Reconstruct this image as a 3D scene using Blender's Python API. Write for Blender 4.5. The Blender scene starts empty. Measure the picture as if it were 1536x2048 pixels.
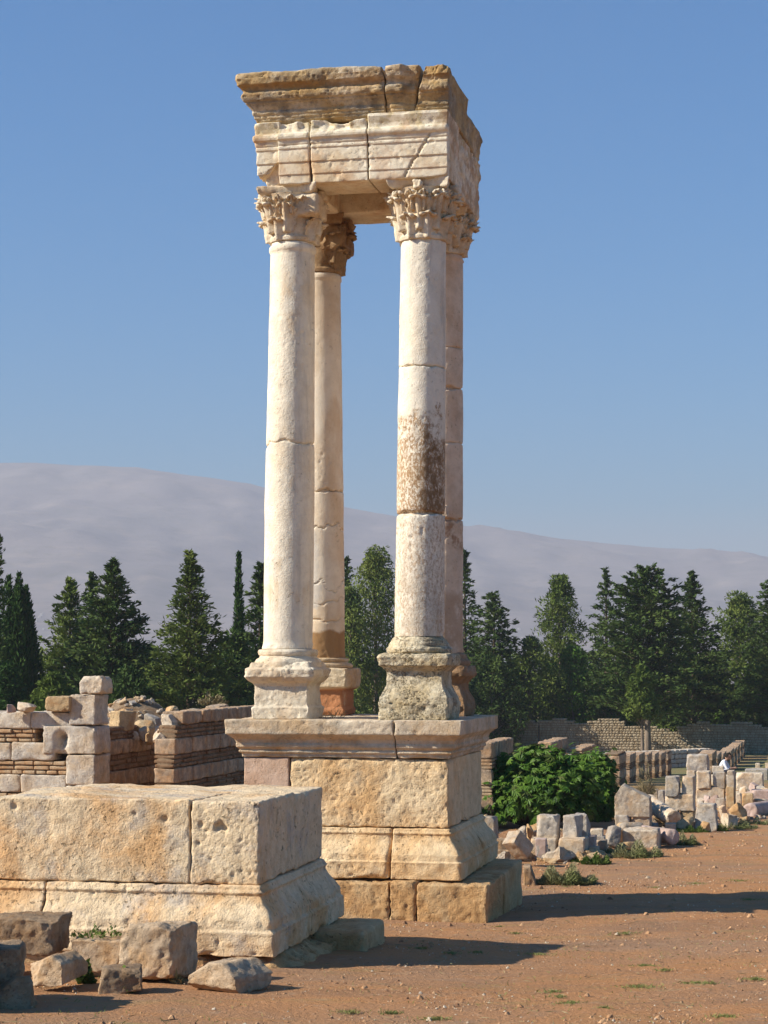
import bpy, math, random
import numpy as np
from mathutils import Vector, Matrix, Euler

PI = math.pi
scene = bpy.context.scene
COL = scene.collection
R = math.radians

# ------------------------------------------------------------------ camera
FPX = 3900.0            # focal length in photo pixels (photo is 1536 x 2048)
EYE = 2.62
PITCH = math.atan(307 / FPX)
cam_d = bpy.data.cameras.new("camera")
cam_d.sensor_width = 36.0
cam_d.lens = FPX / 2048 * 36.0
cam_d.clip_start = 0.1
cam_d.clip_end = 20000
cam = bpy.data.objects.new("camera", cam_d)
COL.objects.link(cam)
cam.location = (0, 0, EYE)
cam.rotation_euler = (PI / 2 + PITCH, 0, 0)
scene.camera = cam


def at(px, py, Y):
    """point of the world seen at photo pixel (px,py) at distance Y ahead"""
    a = (px - 768) / FPX
    b = (1024 - py) / FPX
    c, s = math.cos(PITCH), math.sin(PITCH)
    dy = c - b * s
    dz = s + b * c
    k = Y / dy
    return Vector((a * k, Y, EYE + dz * k))


def ppm(Y):
    return FPX / Y


# ------------------------------------------------------------------ noise
def _h(ix, iy, iz, seed):
    h = (ix * 374761393 + iy * 668265263 + iz * 974634533 + seed * 83492791) & 0xFFFFFFFF
    h = ((h ^ (h >> 13)) * 1274126177) & 0xFFFFFFFF
    h = ((h ^ (h >> 16)) * 2246822519) & 0xFFFFFFFF
    return ((h ^ (h >> 15)) & 0xFFFFFF) / float(0xFFFFFF)


def vnoise(p, seed=0):
    p = np.asarray(p, dtype=np.float64)
    i = np.floor(p).astype(np.int64)
    f = p - i
    f = f * f * f * (f * (f * 6 - 15) + 10)
    x, y, z = i[:, 0], i[:, 1], i[:, 2]
    fx, fy, fz = f[:, 0], f[:, 1], f[:, 2]
    c = lambda a, b, d: _h(x + a, y + b, z + d, seed)
    x00 = c(0, 0, 0) * (1 - fx) + c(1, 0, 0) * fx
    x10 = c(0, 1, 0) * (1 - fx) + c(1, 1, 0) * fx
    x01 = c(0, 0, 1) * (1 - fx) + c(1, 0, 1) * fx
    x11 = c(0, 1, 1) * (1 - fx) + c(1, 1, 1) * fx
    y0 = x00 * (1 - fy) + x10 * fy
    y1 = x01 * (1 - fy) + x11 * fy
    return (y0 * (1 - fz) + y1 * fz) * 2 - 1


def fbm(p, octv=4, gain=0.5, seed=0):
    a, s, tot = 1.0, 0, 0
    for o in range(octv):
        s = s + a * vnoise(np.asarray(p) * (2.03 ** o) + o * 17.3, seed + o)
        tot += a
        a *= gain
    return s / tot * 1.5


# ------------------------------------------------------------------ meshes
class MB:
    def __init__(self):
        self.v, self.f, self.m, self.n = [], [], [], 0

    def add(self, v, f, mi=0):
        v = np.asarray(v, dtype=np.float64).reshape(-1, 3)
        f = np.asarray(f, dtype=np.int64)
        if len(f) == 0:
            return
        self.v.append(v)
        self.f.append(f + self.n)
        self.m.append(np.full(len(f), mi, dtype=np.int32))
        self.n += len(v)

    def build(self, name, mats, parent=None, smooth=True, matrix=None):
        me = bpy.data.meshes.new(name)
        V = np.concatenate(self.v)
        if matrix is not None:
            Mx = np.array(matrix)
            V = V @ Mx[:3, :3].T + Mx[:3, 3]
        loops = np.concatenate([f.reshape(-1) for f in self.f])
        tot = np.concatenate([np.full(len(f), f.shape[1]) for f in self.f])
        start = np.concatenate([[0], np.cumsum(tot)[:-1]])
        me.vertices.add(len(V))
        me.vertices.foreach_set("co", V.astype(np.float32).reshape(-1))
        me.loops.add(len(loops))
        me.loops.foreach_set("vertex_index", loops.astype(np.int32))
        me.polygons.add(len(tot))
        me.polygons.foreach_set("loop_start", start.astype(np.int32))
        me.polygons.foreach_set("loop_total", tot.astype(np.int32))
        me.polygons.foreach_set("material_index", np.concatenate(self.m))
        me.polygons.foreach_set("use_smooth", np.full(len(tot), smooth))
        me.update(calc_edges=True)
        me.validate()
        if not isinstance(mats, (list, tuple)):
            mats = [mats]
        for m in mats:
            me.materials.append(m)
        o = bpy.data.objects.new(name, me)
        COL.objects.link(o)
        if parent is not None:
            o.parent = parent
        return o


def tag(o, label=None, cat=None, group=None, kind=None):
    if label:
        o["label"] = label
    if cat:
        o["category"] = cat
    if group:
        o["group"] = group
    if kind or cat:
        o["kind"] = kind or "thing"
    return o


def empty(name, loc=(0, 0, 0), rz=0.0):
    o = bpy.data.objects.new(name, None)
    COL.objects.link(o)
    o.location = loc
    o.rotation_euler = (0, 0, rz)
    o.empty_display_size = 0.2
    return o


def lines(lo, hi, step, r=0.0, extra=()):
    n = max(1, int(math.ceil((hi - lo) / step)))
    a = list(np.linspace(lo, hi, n + 1))
    if r > 0 and (hi - lo) > 2.5 * r:
        for k in (0.3, 0.75, 1.2):
            a += [lo + r * k, hi - r * k]
    a += [e for e in extra if lo < e < hi]
    a = np.array(sorted(a))
    keep = [0]
    for i in range(1, len(a)):
        if a[i] - a[keep[-1]] > 1e-3:
            keep.append(i)
    a = a[keep]
    a[0], a[-1] = lo, hi
    return a


def lattice(xs, ys, zs):
    nx, ny, nz = len(xs), len(ys), len(zs)
    idx = np.full((nx, ny, nz), -1, dtype=np.int64)
    surf = np.zeros((nx, ny, nz), dtype=bool)
    surf[0] = surf[-1] = True
    surf[:, 0] = surf[:, -1] = True
    surf[:, :, 0] = surf[:, :, -1] = True
    ii = np.argwhere(surf)
    idx[surf] = np.arange(len(ii))
    V = np.stack([xs[ii[:, 0]], ys[ii[:, 1]], zs[ii[:, 2]]], axis=1)
    F = []

    def q(a, flip):
        f = np.stack([a[:-1, :-1], a[1:, :-1], a[1:, 1:], a[:-1, 1:]], axis=-1).reshape(-1, 4)
        F.append(f[:, ::-1] if flip else f)
    q(idx[0], True)
    q(idx[-1], False)
    q(idx[:, 0], False)
    q(idx[:, -1], True)
    q(idx[:, :, 0], True)
    q(idx[:, :, -1], False)
    return V, np.concatenate(F)


def block(lo, hi, step=0.03, r0=0.012, chip=0.03, amp=0.006, freq=6.0, seed=0,
          zl=(), xl=(), pit=0.0, pitf=22.0, rough=0.0):
    """worn stone block: rounded, chipped edges, uneven faces"""
    lo, hi = np.array(lo, float), np.array(hi, float)
    mind = (hi - lo).min()
    r0 = min(r0, mind * 0.3)
    xs = lines(lo[0], hi[0], step, r0, xl)
    ys = lines(lo[1], hi[1], step, r0)
    zs = lines(lo[2], hi[2], step, r0, zl)
    V, F = lattice(xs, ys, zs)
    so = np.array([seed * 3.71, seed * 1.93, seed * 7.13])
    P = V + so
    n1 = fbm(P * 2.6, 3, 0.55, seed)
    n2 = fbm(P * 9.0, 2, 0.5, seed + 5)
    r = r0 * (1 + 0.35 * n2) + chip * np.clip(n1 + 0.05 + 0.35 * n2, 0, 1.2) ** 1.5
    r = np.clip(r, r0 * 0.4, mind * 0.46)[:, None]
    c = np.clip(V, lo + r, hi - r)
    d = V - c
    L = np.linalg.norm(d, axis=1, keepdims=True)
    L[L < 1e-9] = 1
    nrm = d / L
    Q = c + nrm * r
    disp = amp * fbm(P * freq, 4, 0.55, seed + 9)
    if rough > 0:
        disp = disp + rough * (1 - np.abs(fbm(P * freq * 0.55, 3, 0.6, seed + 21))) - rough * 0.6
    if rough > 0 or pit > 0.009:
        g = vnoise(P * freq * 5.0, seed + 51) * 0.6 + vnoise(P * freq * 9.0, seed + 53) * 0.4
        disp = disp + (0.35 * rough + 0.20 * pit + 0.12 * amp) * g
    if pit > 0:
        pn = vnoise(P * pitf, seed + 31)
        disp = disp - pit * np.clip(pn - 0.45, 0, 0.4) / 0.4
    Q = Q + nrm * disp[:, None]
    return Q, F


def lathe(prof, n=48, cap=True):
    """prof: list of (r,z) from bottom to top"""
    prof = np.array(prof, float)
    th = np.arange(n) / n * 2 * PI
    m = len(prof)
    V = np.stack([prof[:, None, 0] * np.cos(th), prof[:, None, 0] * np.sin(th),
                  np.repeat(prof[:, 1:2], n, 1)], axis=-1).reshape(-1, 3)
    i = np.arange(m - 1)[:, None] * n
    j = np.arange(n)[None, :]
    j2 = (j + 1) % n
    F = np.stack([i + j, i + j2, i + n + j2, i + n + j], -1).reshape(-1, 4)
    return V, F


def rotm(rx=0, ry=0, rz=0):
    return np.array(Euler((rx, ry, rz)).to_matrix())


# ------------------------------------------------------------------ materials
def newmat(name):
    m = bpy.data.materials.new(name)
    m.use_nodes = True
    nt = m.node_tree
    nt.nodes.clear()
    out = nt.nodes.new("ShaderNodeOutputMaterial")
    b = nt.nodes.new("ShaderNodeBsdfPrincipled")
    b.inputs["Specular IOR Level"].default_value = 0.15
    b.inputs["Roughness"].default_value = 0.92
    nt.links.new(b.outputs[0], out.inputs[0])
    return m, nt, b


class NT:
    """tiny node helper"""
    def __init__(self, nt):
        self.nt = nt

    def n(self, t, **kw):
        x = self.nt.nodes.new(t)
        for k, v in kw.items():
            setattr(x, k, v)
        return x

    def l(self, a, b):
        self.nt.links.new(a, b)

    def coord(self, rand=True, scale=(1, 1, 1)):
        t = self.n("ShaderNodeTexCoord")
        o = t.outputs["Object"]
        if rand:
            oi = self.n("ShaderNodeObjectInfo")
            mul = self.n("ShaderNodeMath", operation="MULTIPLY")
            self.l(oi.outputs["Random"], mul.inputs[0])
            mul.inputs[1].default_value = 57.0
            add = self.n("ShaderNodeVectorMath", operation="ADD")
            self.l(o, add.inputs[0])
            self.l(mul.outputs[0], add.inputs[1])
            o = add.outputs[0]
        return o

    def noise(self, co, scale, detail=5, rough=0.6, stretch=None, dist=0.0):
        if stretch is not None:
            vm = self.n("ShaderNodeVectorMath", operation="MULTIPLY")
            self.l(co, vm.inputs[0])
            vm.inputs[1].default_value = stretch
            co = vm.outputs[0]
        x = self.n("ShaderNodeTexNoise")
        x.inputs["Scale"].default_value = scale
        x.inputs["Detail"].default_value = detail
        x.inputs["Roughness"].default_value = rough
        x.inputs["Distortion"].default_value = dist
        self.l(co, x.inputs["Vector"])
        return x.outputs["Fac"]

    def ramp(self, fac, lo, hi):
        x = self.n("ShaderNodeMapRange")
        x.interpolation_type = "SMOOTHSTEP"
        x.inputs["From Min"].default_value = lo
        x.inputs["From Max"].default_value = hi
        self.l(fac, x.inputs["Value"])
        return x.outputs["Result"]

    def math(self, op, a, b=None):
        x = self.n("ShaderNodeMath", operation=op)
        for i, s in enumerate((a, b)):
            if s is None:
                continue
            if isinstance(s, (int, float)):
                x.inputs[i].default_value = s
            else:
                self.l(s, x.inputs[i])
        return x.outputs[0]

    def mix(self, fac, a, b, blend="MIX"):
        x = self.n("ShaderNodeMix", data_type="RGBA", blend_type=blend)
        for i, s in ((0, fac), (6, a), (7, b)):
            if isinstance(s, (int, float)):
                x.inputs[i].default_value = s
            elif isinstance(s, tuple):
                x.inputs[i].default_value = (*s, 1) if len(s) == 3 else s
            else:
                self.l(s, x.inputs[i])
        return x.outputs[2]


def limestone(name, pale, tan, grey=(0.30, 0.28, 0.25), s=1.0, tan_rng=(0.42, 0.62), grey_rng=(0.56, 0.72),
              grey_amt=0.55, pits=0.5, pit_rng=(0.60, 0.68), speck=0.35, bump=0.5, rand=True, stains_and_shade=(),
              var=0.25, pitscale=26.0):
    m, nt, b = newmat(name)
    h = NT(nt)
    co = h.coord(rand)
    raw = h.coord(False)
    c = h.mix(h.ramp(h.noise(co, 1.3 * s, 6, 0.6, dist=0.3), *tan_rng), pale, tan)
    g = h.math("MULTIPLY", h.ramp(h.noise(co, 2.1 * s, 7, 0.68), *grey_rng), grey_amt)
    c = h.mix(g, c, grey)
    med = h.noise(co, 7 * s, 8, 0.72)
    c = h.mix(h.math("MULTIPLY", h.ramp(med, 0.35, 0.7), speck), c, (0.36, 0.27, 0.17), "MULTIPLY")
    fine = h.noise(co, pitscale * s, 4, 0.6)
    big = h.ramp(h.noise(co, 2.8 * s, 3, 0.5), 0.35, 0.65)
    pm = h.math("MULTIPLY", h.ramp(fine, *pit_rng), big)
    c = h.mix(h.math("MULTIPLY", pm, pits), c, (0.12, 0.085, 0.05))
    for st in stains_and_shade:
        sc = h.noise(raw, st.get("scale", 4), st.get("detail", 7), st.get("rough", 0.65), st.get("stretch"))
        fac = h.ramp(sc, *st.get("rng", (0.45, 0.6)))
        sep = None
        for ax in ("x", "y", "z"):
            if ax in st:
                if sep is None:
                    sep = h.n("ShaderNodeSeparateXYZ")
                    wob = h.n("ShaderNodeVectorMath", operation="ADD")
                    wn = h.n("ShaderNodeTexNoise")
                    wn.inputs["Scale"].default_value = 5.0
                    wn.inputs["Detail"].default_value = 5
                    h.l(raw, wn.inputs["Vector"])
                    ws = h.n("ShaderNodeVectorMath", operation="MULTIPLY_ADD")
                    h.l(wn.outputs["Color"], ws.inputs[0])
                    w = st.get("wob", 0.2)
                    ws.inputs[1].default_value = (w, w, w)
                    ws.inputs[2].default_value = (-w / 2, -w / 2, -w / 2)
                    h.l(raw, wob.inputs[0])
                    h.l(ws.outputs[0], wob.inputs[1])
                    h.l(wob.outputs[0], sep.inputs[0])
                lo, hi, soft = st[ax]
                v = sep.outputs["XYZ".index(ax.upper())]
                fac = h.math("MULTIPLY", fac, h.ramp(v, lo - soft, lo + soft))
                inv = h.math("SUBTRACT", 1.0, h.ramp(v, hi - soft, hi + soft))
                fac = h.math("MULTIPLY", fac, inv)
                if "foot" in st:
                    s2 = h.n("ShaderNodeSeparateXYZ")
                    h.l(raw, s2.inputs[0])
                    fac = h.math("MULTIPLY", fac, h.ramp(s2.outputs[2], st["foot"] - 0.01, st["foot"] + 0.01))
        c = h.mix(h.math("MULTIPLY", fac, st.get("amt", 0.8)), c, st["col"])
    if rand:
        oi = h.n("ShaderNodeObjectInfo")
        v = h.n("ShaderNodeMapRange")
        h.l(oi.outputs["Random"], v.inputs[0])
        v.inputs[3].default_value = 1 - var
        v.inputs[4].default_value = 1 + var * 0.6
        hs = h.n("ShaderNodeHueSaturation")
        h.l(v.outputs[0], hs.inputs["Value"])
        h.l(c, hs.inputs["Color"])
        c = hs.outputs[0]
    h.l(c, b.inputs["Base Color"])
    bh = h.math("SUBTRACT", h.math("MULTIPLY", med, 0.7), h.math("MULTIPLY", pm, 0.6))
    bh = h.math("ADD", bh, h.math("MULTIPLY", h.noise(co, 60 * s, 3, 0.6), 0.25))
    bp = h.n("ShaderNodeBump")
    bp.inputs["Strength"].default_value = bump
    bp.inputs["Distance"].default_value = 0.04
    h.l(bh, bp.inputs["Height"])
    h.l(bp.outputs[0], b.inputs["Normal"])
    return m


PALE = (0.66, 0.56, 0.42)
M = {}
M["ped"] = limestone("pedestal limestone", (0.80, 0.61, 0.37), (0.72, 0.45, 0.21), (0.50, 0.43, 0.34), rand=False,
                     tan_rng=(0.40, 0.66), grey_amt=0.4, pits=0.55, bump=1.0)
M["fgped"] = limestone("weathered pedestal limestone", (0.80, 0.615, 0.39), (0.72, 0.43, 0.20), (0.50, 0.45, 0.40), rand=False,
                       tan_rng=(0.46, 0.66), grey_rng=(0.50, 0.66), grey_amt=0.6, pits=0.6, bump=1.0)
M["pink"] = limestone("pinkish limestone", (0.62, 0.44, 0.32), (0.52, 0.32, 0.2), rand=False, grey_amt=0.2, bump=0.5)
M["corn"] = limestone("cornice limestone", (0.70, 0.57, 0.41), (0.58, 0.41, 0.24), (0.40, 0.35, 0.27), rand=False, s=1.4,
                      grey_amt=0.7, grey_rng=(0.45, 0.65), pits=0.6, bump=0.7)
M["step"] = limestone("step limestone", (0.62, 0.44, 0.24), (0.54, 0.32, 0.14), (0.34, 0.27, 0.2), rand=False, s=1.3,
                      grey_amt=0.4, pits=0.6, bump=1.0)
M["shaft"] = limestone("smooth column limestone", (0.80, 0.705, 0.55), (0.72, 0.58, 0.40), (0.58, 0.50, 0.40), rand=False,
                       s=0.8, tan_rng=(0.5, 0.74), grey_amt=0.25, pits=0.4, speck=0.25, bump=0.5, pit_rng=(0.62, 0.70), stains_and_shade=(dict(col=(0.46, 0.40, 0.33), scale=7, stretch=(1, 1, 0.12), rng=(0.52, 0.66), amt=0.45), dict(col=(0.60, 0.42, 0.24), scale=2.2, stretch=(1, 1, 0.5), rng=(0.58, 0.66), amt=0.5)))
M["shaft_fr"] = limestone("stained column limestone", (0.80, 0.715, 0.57), (0.70, 0.57, 0.40), (0.56, 0.50, 0.41), rand=False,
                          s=0.9, tan_rng=(0.5, 0.78), grey_amt=0.2, pits=0.3, speck=0.2, bump=0.45,
                          stains_and_shade=(dict(col=(0.46, 0.40, 0.33), scale=7, stretch=(1, 1, 0.12), rng=(0.52, 0.66), amt=0.45), dict(col=(0.60, 0.42, 0.24), scale=2.2, stretch=(1, 1, 0.5), rng=(0.58, 0.66), amt=0.5), dict(col=(0.30, 0.155, 0.055), scale=42, rough=0.8, stretch=(1, 1, 0.6), rng=(0.45, 0.53),
                                       z=(3.6, 5.16, 0.10), foot=4.24, wob=1.5, amt=0.85),
                                  dict(col=(0.19, 0.105, 0.045), scale=24, rough=0.8, stretch=(1, 1, 0.45), rng=(0.36, 0.50),
                                       z=(3.6, 5.08, 0.12), foot=4.24, x=(0.79, 1.0, 0.08), wob=0.9, amt=0.9),
                                  dict(col=(0.33, 0.18, 0.08), scale=36, rough=0.85, stretch=(1, 1, 0.6), rng=(0.46, 0.58),
                                       z=(2.85, 4.3, 0.25), wob=0.4, amt=0.7),
                                  dict(col=(0.42, 0.36, 0.28), scale=6, rng=(0.4, 0.6), z=(2.8, 3.6, 0.3), amt=0.45)))
M["shaft_bl"] = limestone("repaired column limestone", (0.78, 0.68, 0.53), (0.70, 0.55, 0.38), (0.54, 0.50, 0.45), rand=False,
                          s=0.8, grey_amt=0.2, pits=0.25, speck=0.2, bump=0.22,
                          stains_and_shade=(dict(col=(0.30, 0.165, 0.065), scale=20, rng=(0.0, 0.05), z=(2.4, 3.02, 0.02), wob=0.14, amt=0.95),
                                  dict(col=(0.55, 0.50, 0.43), scale=1.6, rng=(0.40, 0.46), z=(3.1, 4.15, 0.03), x=(-1.2, -0.70, 0.03),
                                       wob=0.3, amt=0.85),
                                  dict(col=(0.50, 0.30, 0.14), scale=3, stretch=(1, 1, 0.3), rng=(0.5, 0.62), x=(-0.62, 0, 0.06), amt=0.3)))
M["shaft_br"] = limestone("rear column limestone", (0.76, 0.61, 0.46), (0.66, 0.48, 0.33), (0.50, 0.43, 0.36), rand=False,
                          s=0.9, grey_amt=0.3, pits=0.4, speck=0.3, bump=0.3,
                          stains_and_shade=(dict(col=(0.30, 0.15, 0.07), scale=9, rng=(0.45, 0.6), z=(3.95, 4.25, 0.05), wob=0.3, amt=0.75),
                                  dict(col=(0.36, 0.20, 0.10), scale=5, rng=(0.3, 0.5), z=(2.4, 3.45, 0.04), wob=0.25, amt=0.55)))
M["cap"] = limestone("carved capital limestone", (0.76, 0.66, 0.50), (0.66, 0.50, 0.32), (0.42, 0.36, 0.28), rand=False,
                     s=1.6, grey_amt=0.4, pits=0.5, bump=0.5)
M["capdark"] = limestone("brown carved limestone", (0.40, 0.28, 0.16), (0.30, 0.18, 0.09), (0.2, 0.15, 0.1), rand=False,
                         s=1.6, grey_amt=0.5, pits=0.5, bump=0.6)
M["arch"] = limestone("architrave limestone", (0.84, 0.745, 0.57), (0.72, 0.56, 0.36), (0.50, 0.44, 0.36), rand=False,
                      s=1.5, tan_rng=(0.46, 0.7), grey_amt=0.4, pits=0.6, bump=0.5, speck=0.3,
                      stains_and_shade=(dict(col=(0.40, 0.30, 0.12), scale=7, rng=(0.46, 0.6), z=(8.36, 8.62, 0.05), wob=0.1, amt=0.55),
                              dict(col=(0.36, 0.22, 0.12), scale=4, rng=(0.44, 0.6), x=(1.0, 2, 0.03), amt=0.7),  # reddish brown of the shaded right-hand face, put into the colour
                              dict(col=(0.55, 0.27, 0.10), scale=3.0, rng=(0.5, 0.62), amt=0.35)))
M["topc"] = limestone("stained cornice limestone", (0.68, 0.57, 0.41), (0.50, 0.35, 0.17), (0.20, 0.17, 0.13), rand=False,
                      s=1.6, tan_rng=(0.36, 0.58), grey_rng=(0.44, 0.64), grey_amt=0.72, pits=0.6, bump=0.7,
                      stains_and_shade=(dict(col=(0.36, 0.19, 0.05), scale=2.5, stretch=(1, 1, 3), rng=(0.42, 0.58), z=(8.78, 9.06, 0.05), wob=0.1, amt=0.5),
                              dict(col=(0.62, 0.52, 0.37), scale=8, rng=(0.35, 0.5), z=(9.06, 9.4, 0.03), wob=0.08, amt=0.8)))
M["base_fl"] = limestone("pale base limestone", (0.76, 0.66, 0.50), (0.68, 0.53, 0.36), (0.4, 0.33, 0.25), rand=False, s=1.6,
                         grey_amt=0.35, pits=0.6, bump=0.6)
M["base_rough"] = limestone("pitted yellowish base limestone", (0.76, 0.65, 0.45), (0.62, 0.49, 0.29), (0.30, 0.26, 0.20),
                            rand=False, s=2.2, grey_rng=(0.48, 0.60), grey_amt=0.6, pits=0.7, pit_rng=(0.52, 0.62), bump=1.0,
                            speck=0.4, pitscale=22)
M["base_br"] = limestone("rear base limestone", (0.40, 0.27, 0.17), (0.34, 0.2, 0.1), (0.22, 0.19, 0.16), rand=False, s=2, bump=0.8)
M["base_bl"] = limestone("rear pale base limestone", (0.66, 0.54, 0.37), (0.6, 0.44, 0.26), rand=False, s=1.6, grey_amt=0.2, bump=0.6,
                         stains_and_shade=(dict(col=(0.42, 0.17, 0.07), scale=4, rng=(0.2, 0.45), z=(1.9, 2.36, 0.02), wob=0.05, amt=0.9),))
M["rub"] = limestone("rubble limestone", (0.70, 0.58, 0.43), (0.62, 0.43, 0.26), (0.42, 0.37, 0.32), s=2.2,
                     grey_rng=(0.46, 0.64), grey_amt=0.6, pits=0.5, bump=0.8, var=0.22)
M["rubgrey"] = limestone("grey rubble limestone", (0.60, 0.52, 0.42), (0.55, 0.42, 0.28), (0.36, 0.325, 0.29), s=2.4,
                         grey_rng=(0.40, 0.60), grey_amt=0.75, pits=0.6, bump=0.8, var=0.15)
M["rubtan"] = limestone("tan rubble limestone", (0.64, 0.46, 0.26), (0.56, 0.33, 0.15), (0.38, 0.29, 0.19), s=2.4, bump=0.9, var=0.15)
M["rubpink"] = limestone("pink granite", (0.54, 0.41, 0.35), (0.48, 0.34, 0.27), (0.38, 0.32, 0.29), s=2.4, bump=0.3, var=0.1, pits=0.2)
M["fgrock"] = limestone("brown weathered rock", (0.52, 0.36, 0.22), (0.40, 0.24, 0.12), (0.22, 0.165, 0.115), s=2.6,
                        grey_rng=(0.42, 0.62), grey_amt=0.7, pits=0.7, bump=1.0, var=0.15)
M["fgblk"] = limestone("grey brown block", (0.62, 0.46, 0.30), (0.56, 0.35, 0.18), (0.34, 0.26, 0.19), s=2.4,
                       grey_rng=(0.46, 0.62), grey_amt=0.5, pits=0.5, bump=0.8, var=0.1)
M["wallstone"] = limestone("wall limestone", (0.72, 0.63, 0.51), (0.62, 0.48, 0.33), (0.42, 0.38, 0.34), rand=False, s=2.0,
                           grey_rng=(0.46, 0.62), grey_amt=0.6, pits=0.6, bump=0.9)
M["brick"] = limestone("thin wall brick", (0.58, 0.43, 0.27), (0.52, 0.31, 0.16), (0.40, 0.33, 0.25), rand=False, s=3.0,
                       tan_rng=(0.4, 0.6), pits=0.3, bump=0.7)
M["mortar"] = limestone("wall mortar", (0.34, 0.24, 0.15), (0.28, 0.17, 0.09), (0.24, 0.2, 0.16), rand=False, s=3.0, bump=1.0)
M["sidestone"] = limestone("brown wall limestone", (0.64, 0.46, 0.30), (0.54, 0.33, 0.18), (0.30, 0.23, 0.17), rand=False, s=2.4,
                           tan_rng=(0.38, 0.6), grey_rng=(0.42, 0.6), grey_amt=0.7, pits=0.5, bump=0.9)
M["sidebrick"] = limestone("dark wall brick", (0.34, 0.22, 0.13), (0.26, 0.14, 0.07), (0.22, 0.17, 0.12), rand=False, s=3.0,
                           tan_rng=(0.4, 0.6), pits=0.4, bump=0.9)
M["farstone"] = limestone("far wall stone", (0.44, 0.36, 0.25), (0.34, 0.26, 0.165), (0.28, 0.23, 0.17), rand=False, s=1.8,
                          grey_amt=0.5, pits=0.2, bump=0.5)


def plain(name, cols, scale=3.0, rough=0.9, bump=0.3, rand=False, var=0.2, stretch=None, transl=0.0):
    m, nt, b = newmat(name)
    h = NT(nt)
    co = h.coord(rand)
    n = h.noise(co, scale, 6, 0.65, stretch)
    c = h.mix(h.ramp(n, 0.35, 0.65), cols[0], cols[1])
    if len(cols) > 2:
        c = h.mix(h.ramp(h.noise(co, scale * 0.37 + 0.01, 3, 0.5, stretch), 0.5, 0.62), c, cols[2])
    h.l(c, b.inputs["Base Color"])
    b.inputs["Roughness"].default_value = rough
    if bump > 0:
        bp = h.n("ShaderNodeBump")
        bp.inputs["Strength"].default_value = bump
        bp.inputs["Distance"].default_value = 0.02
        h.l(h.noise(co, scale * 6, 5, 0.65, stretch), bp.inputs["Height"])
        h.l(bp.outputs[0], b.inputs["Normal"])
    if transl > 0:
        tr = h.n("ShaderNodeBsdfTranslucent")
        h.l(c, tr.inputs[0])
        mx = h.n("ShaderNodeMixShader")
        mx.inputs[0].default_value = transl
        h.l(b.outputs[0], mx.inputs[1])
        h.l(tr.outputs[0], mx.inputs[2])
        out = [x for x in nt.nodes if x.type == "OUTPUT_MATERIAL"][0]
        h.l(mx.outputs[0], out.inputs[0])
    return m


M["bark"] = plain("tree bark", ((0.13, 0.09, 0.06), (0.07, 0.05, 0.035)), 8, stretch=(1, 1, 0.25))
M["barkpale"] = plain("pale bark", ((0.26, 0.20, 0.15), (0.15, 0.11, 0.08)), 8, stretch=(1, 1, 0.25))
FOL = {
    "dark": plain("dark conifer foliage", ((0.036, 0.065, 0.015), (0.067, 0.105, 0.022), (0.092, 0.128, 0.029)), 1.1, bump=0, transl=0.12),
    "cyp": plain("cypress foliage", ((0.031, 0.069, 0.013), (0.056, 0.106, 0.020)), 1.3, bump=0, transl=0.12),
    "mid": plain("mid green conifer foliage", ((0.072, 0.110, 0.020), (0.128, 0.169, 0.029), (0.147, 0.181, 0.037)), 1.0, bump=0, transl=0.15),
    "yel": plain("yellowish conifer foliage", ((0.070, 0.103, 0.020), (0.128, 0.156, 0.031)), 0.9, bump=0, transl=0.15),
    "pale": plain("pale olive foliage", ((0.125, 0.160, 0.030), (0.19, 0.215, 0.048), (0.085, 0.125, 0.028)), 1.0, bump=0, transl=0.2),
    "bright": plain("bright shrub foliage", ((0.060, 0.13, 0.016), (0.10, 0.18, 0.022)), 1.5, bump=0, transl=0.25),
    "fig": plain("palmate bush leaf", ((0.066, 0.140, 0.016), (0.130, 0.215, 0.030), (0.042, 0.10, 0.012)), 3, rough=0.45, bump=0, transl=0.22),
    "grey": plain("grey green weed", ((0.24, 0.24, 0.11), (0.34, 0.29, 0.15), (0.17, 0.19, 0.07)), 5, bump=0, transl=0.15),
    "weed": plain("green weed leaf", ((0.075, 0.125, 0.025), (0.13, 0.17, 0.04)), 6, bump=0, transl=0.2),
    "oldleaf": plain("dusty older leaf", ((0.10, 0.115, 0.035), (0.07, 0.10, 0.02)), 4, bump=0, transl=0.15),
    "turf": plain("short turf grass", ((0.17, 0.20, 0.055), (0.26, 0.25, 0.09)), 6, bump=0, transl=0.2),
    "dry": plain("dry weed stalk", ((0.30, 0.24, 0.13), (0.20, 0.16, 0.08)), 6, bump=0),
}


# ------------------------------------------------------------------ terrain
TY = np.array([-300, 0, 12, 20.5, 24, 30, 38, 60, 84, 120, 200, 600, 1500, 9000], float)
TZ = np.array([1.6, 1.10, 0.50, 0.0, -0.15, -0.27, -0.38, -1.03, -2.05, -2.65, -4.0, -9, -14, -14], float)


def tz(X, Y):
    X = np.asarray(X, float)
    Y = np.asarray(Y, float)
    z = np.interp(Y, TY, TZ)
    # smooth the knees a little
    z = (z + np.interp(Y - 2.0, TY, TZ) + np.interp(Y + 2.0, TY, TZ)) / 3.0
    P = np.stack([X * 0.35, Y * 0.35, np.zeros_like(X)], -1).reshape(-1, 3)
    n = fbm(P, 2, 0.5, 77).reshape(X.shape)
    z = z + 0.035 * n * np.clip((60 - Y) / 20, 0.2, 1)
    # the trodden street lies a little lower to the right of the near pedestal
    z = z - 0.07 * np.exp(-((X - 1.6) / 1.4) ** 2 - ((Y - 17.5) / 2.2) ** 2)
    return z


def gz(x, y):
    return float(tz(np.array([x]), np.array([y]))[0])


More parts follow.
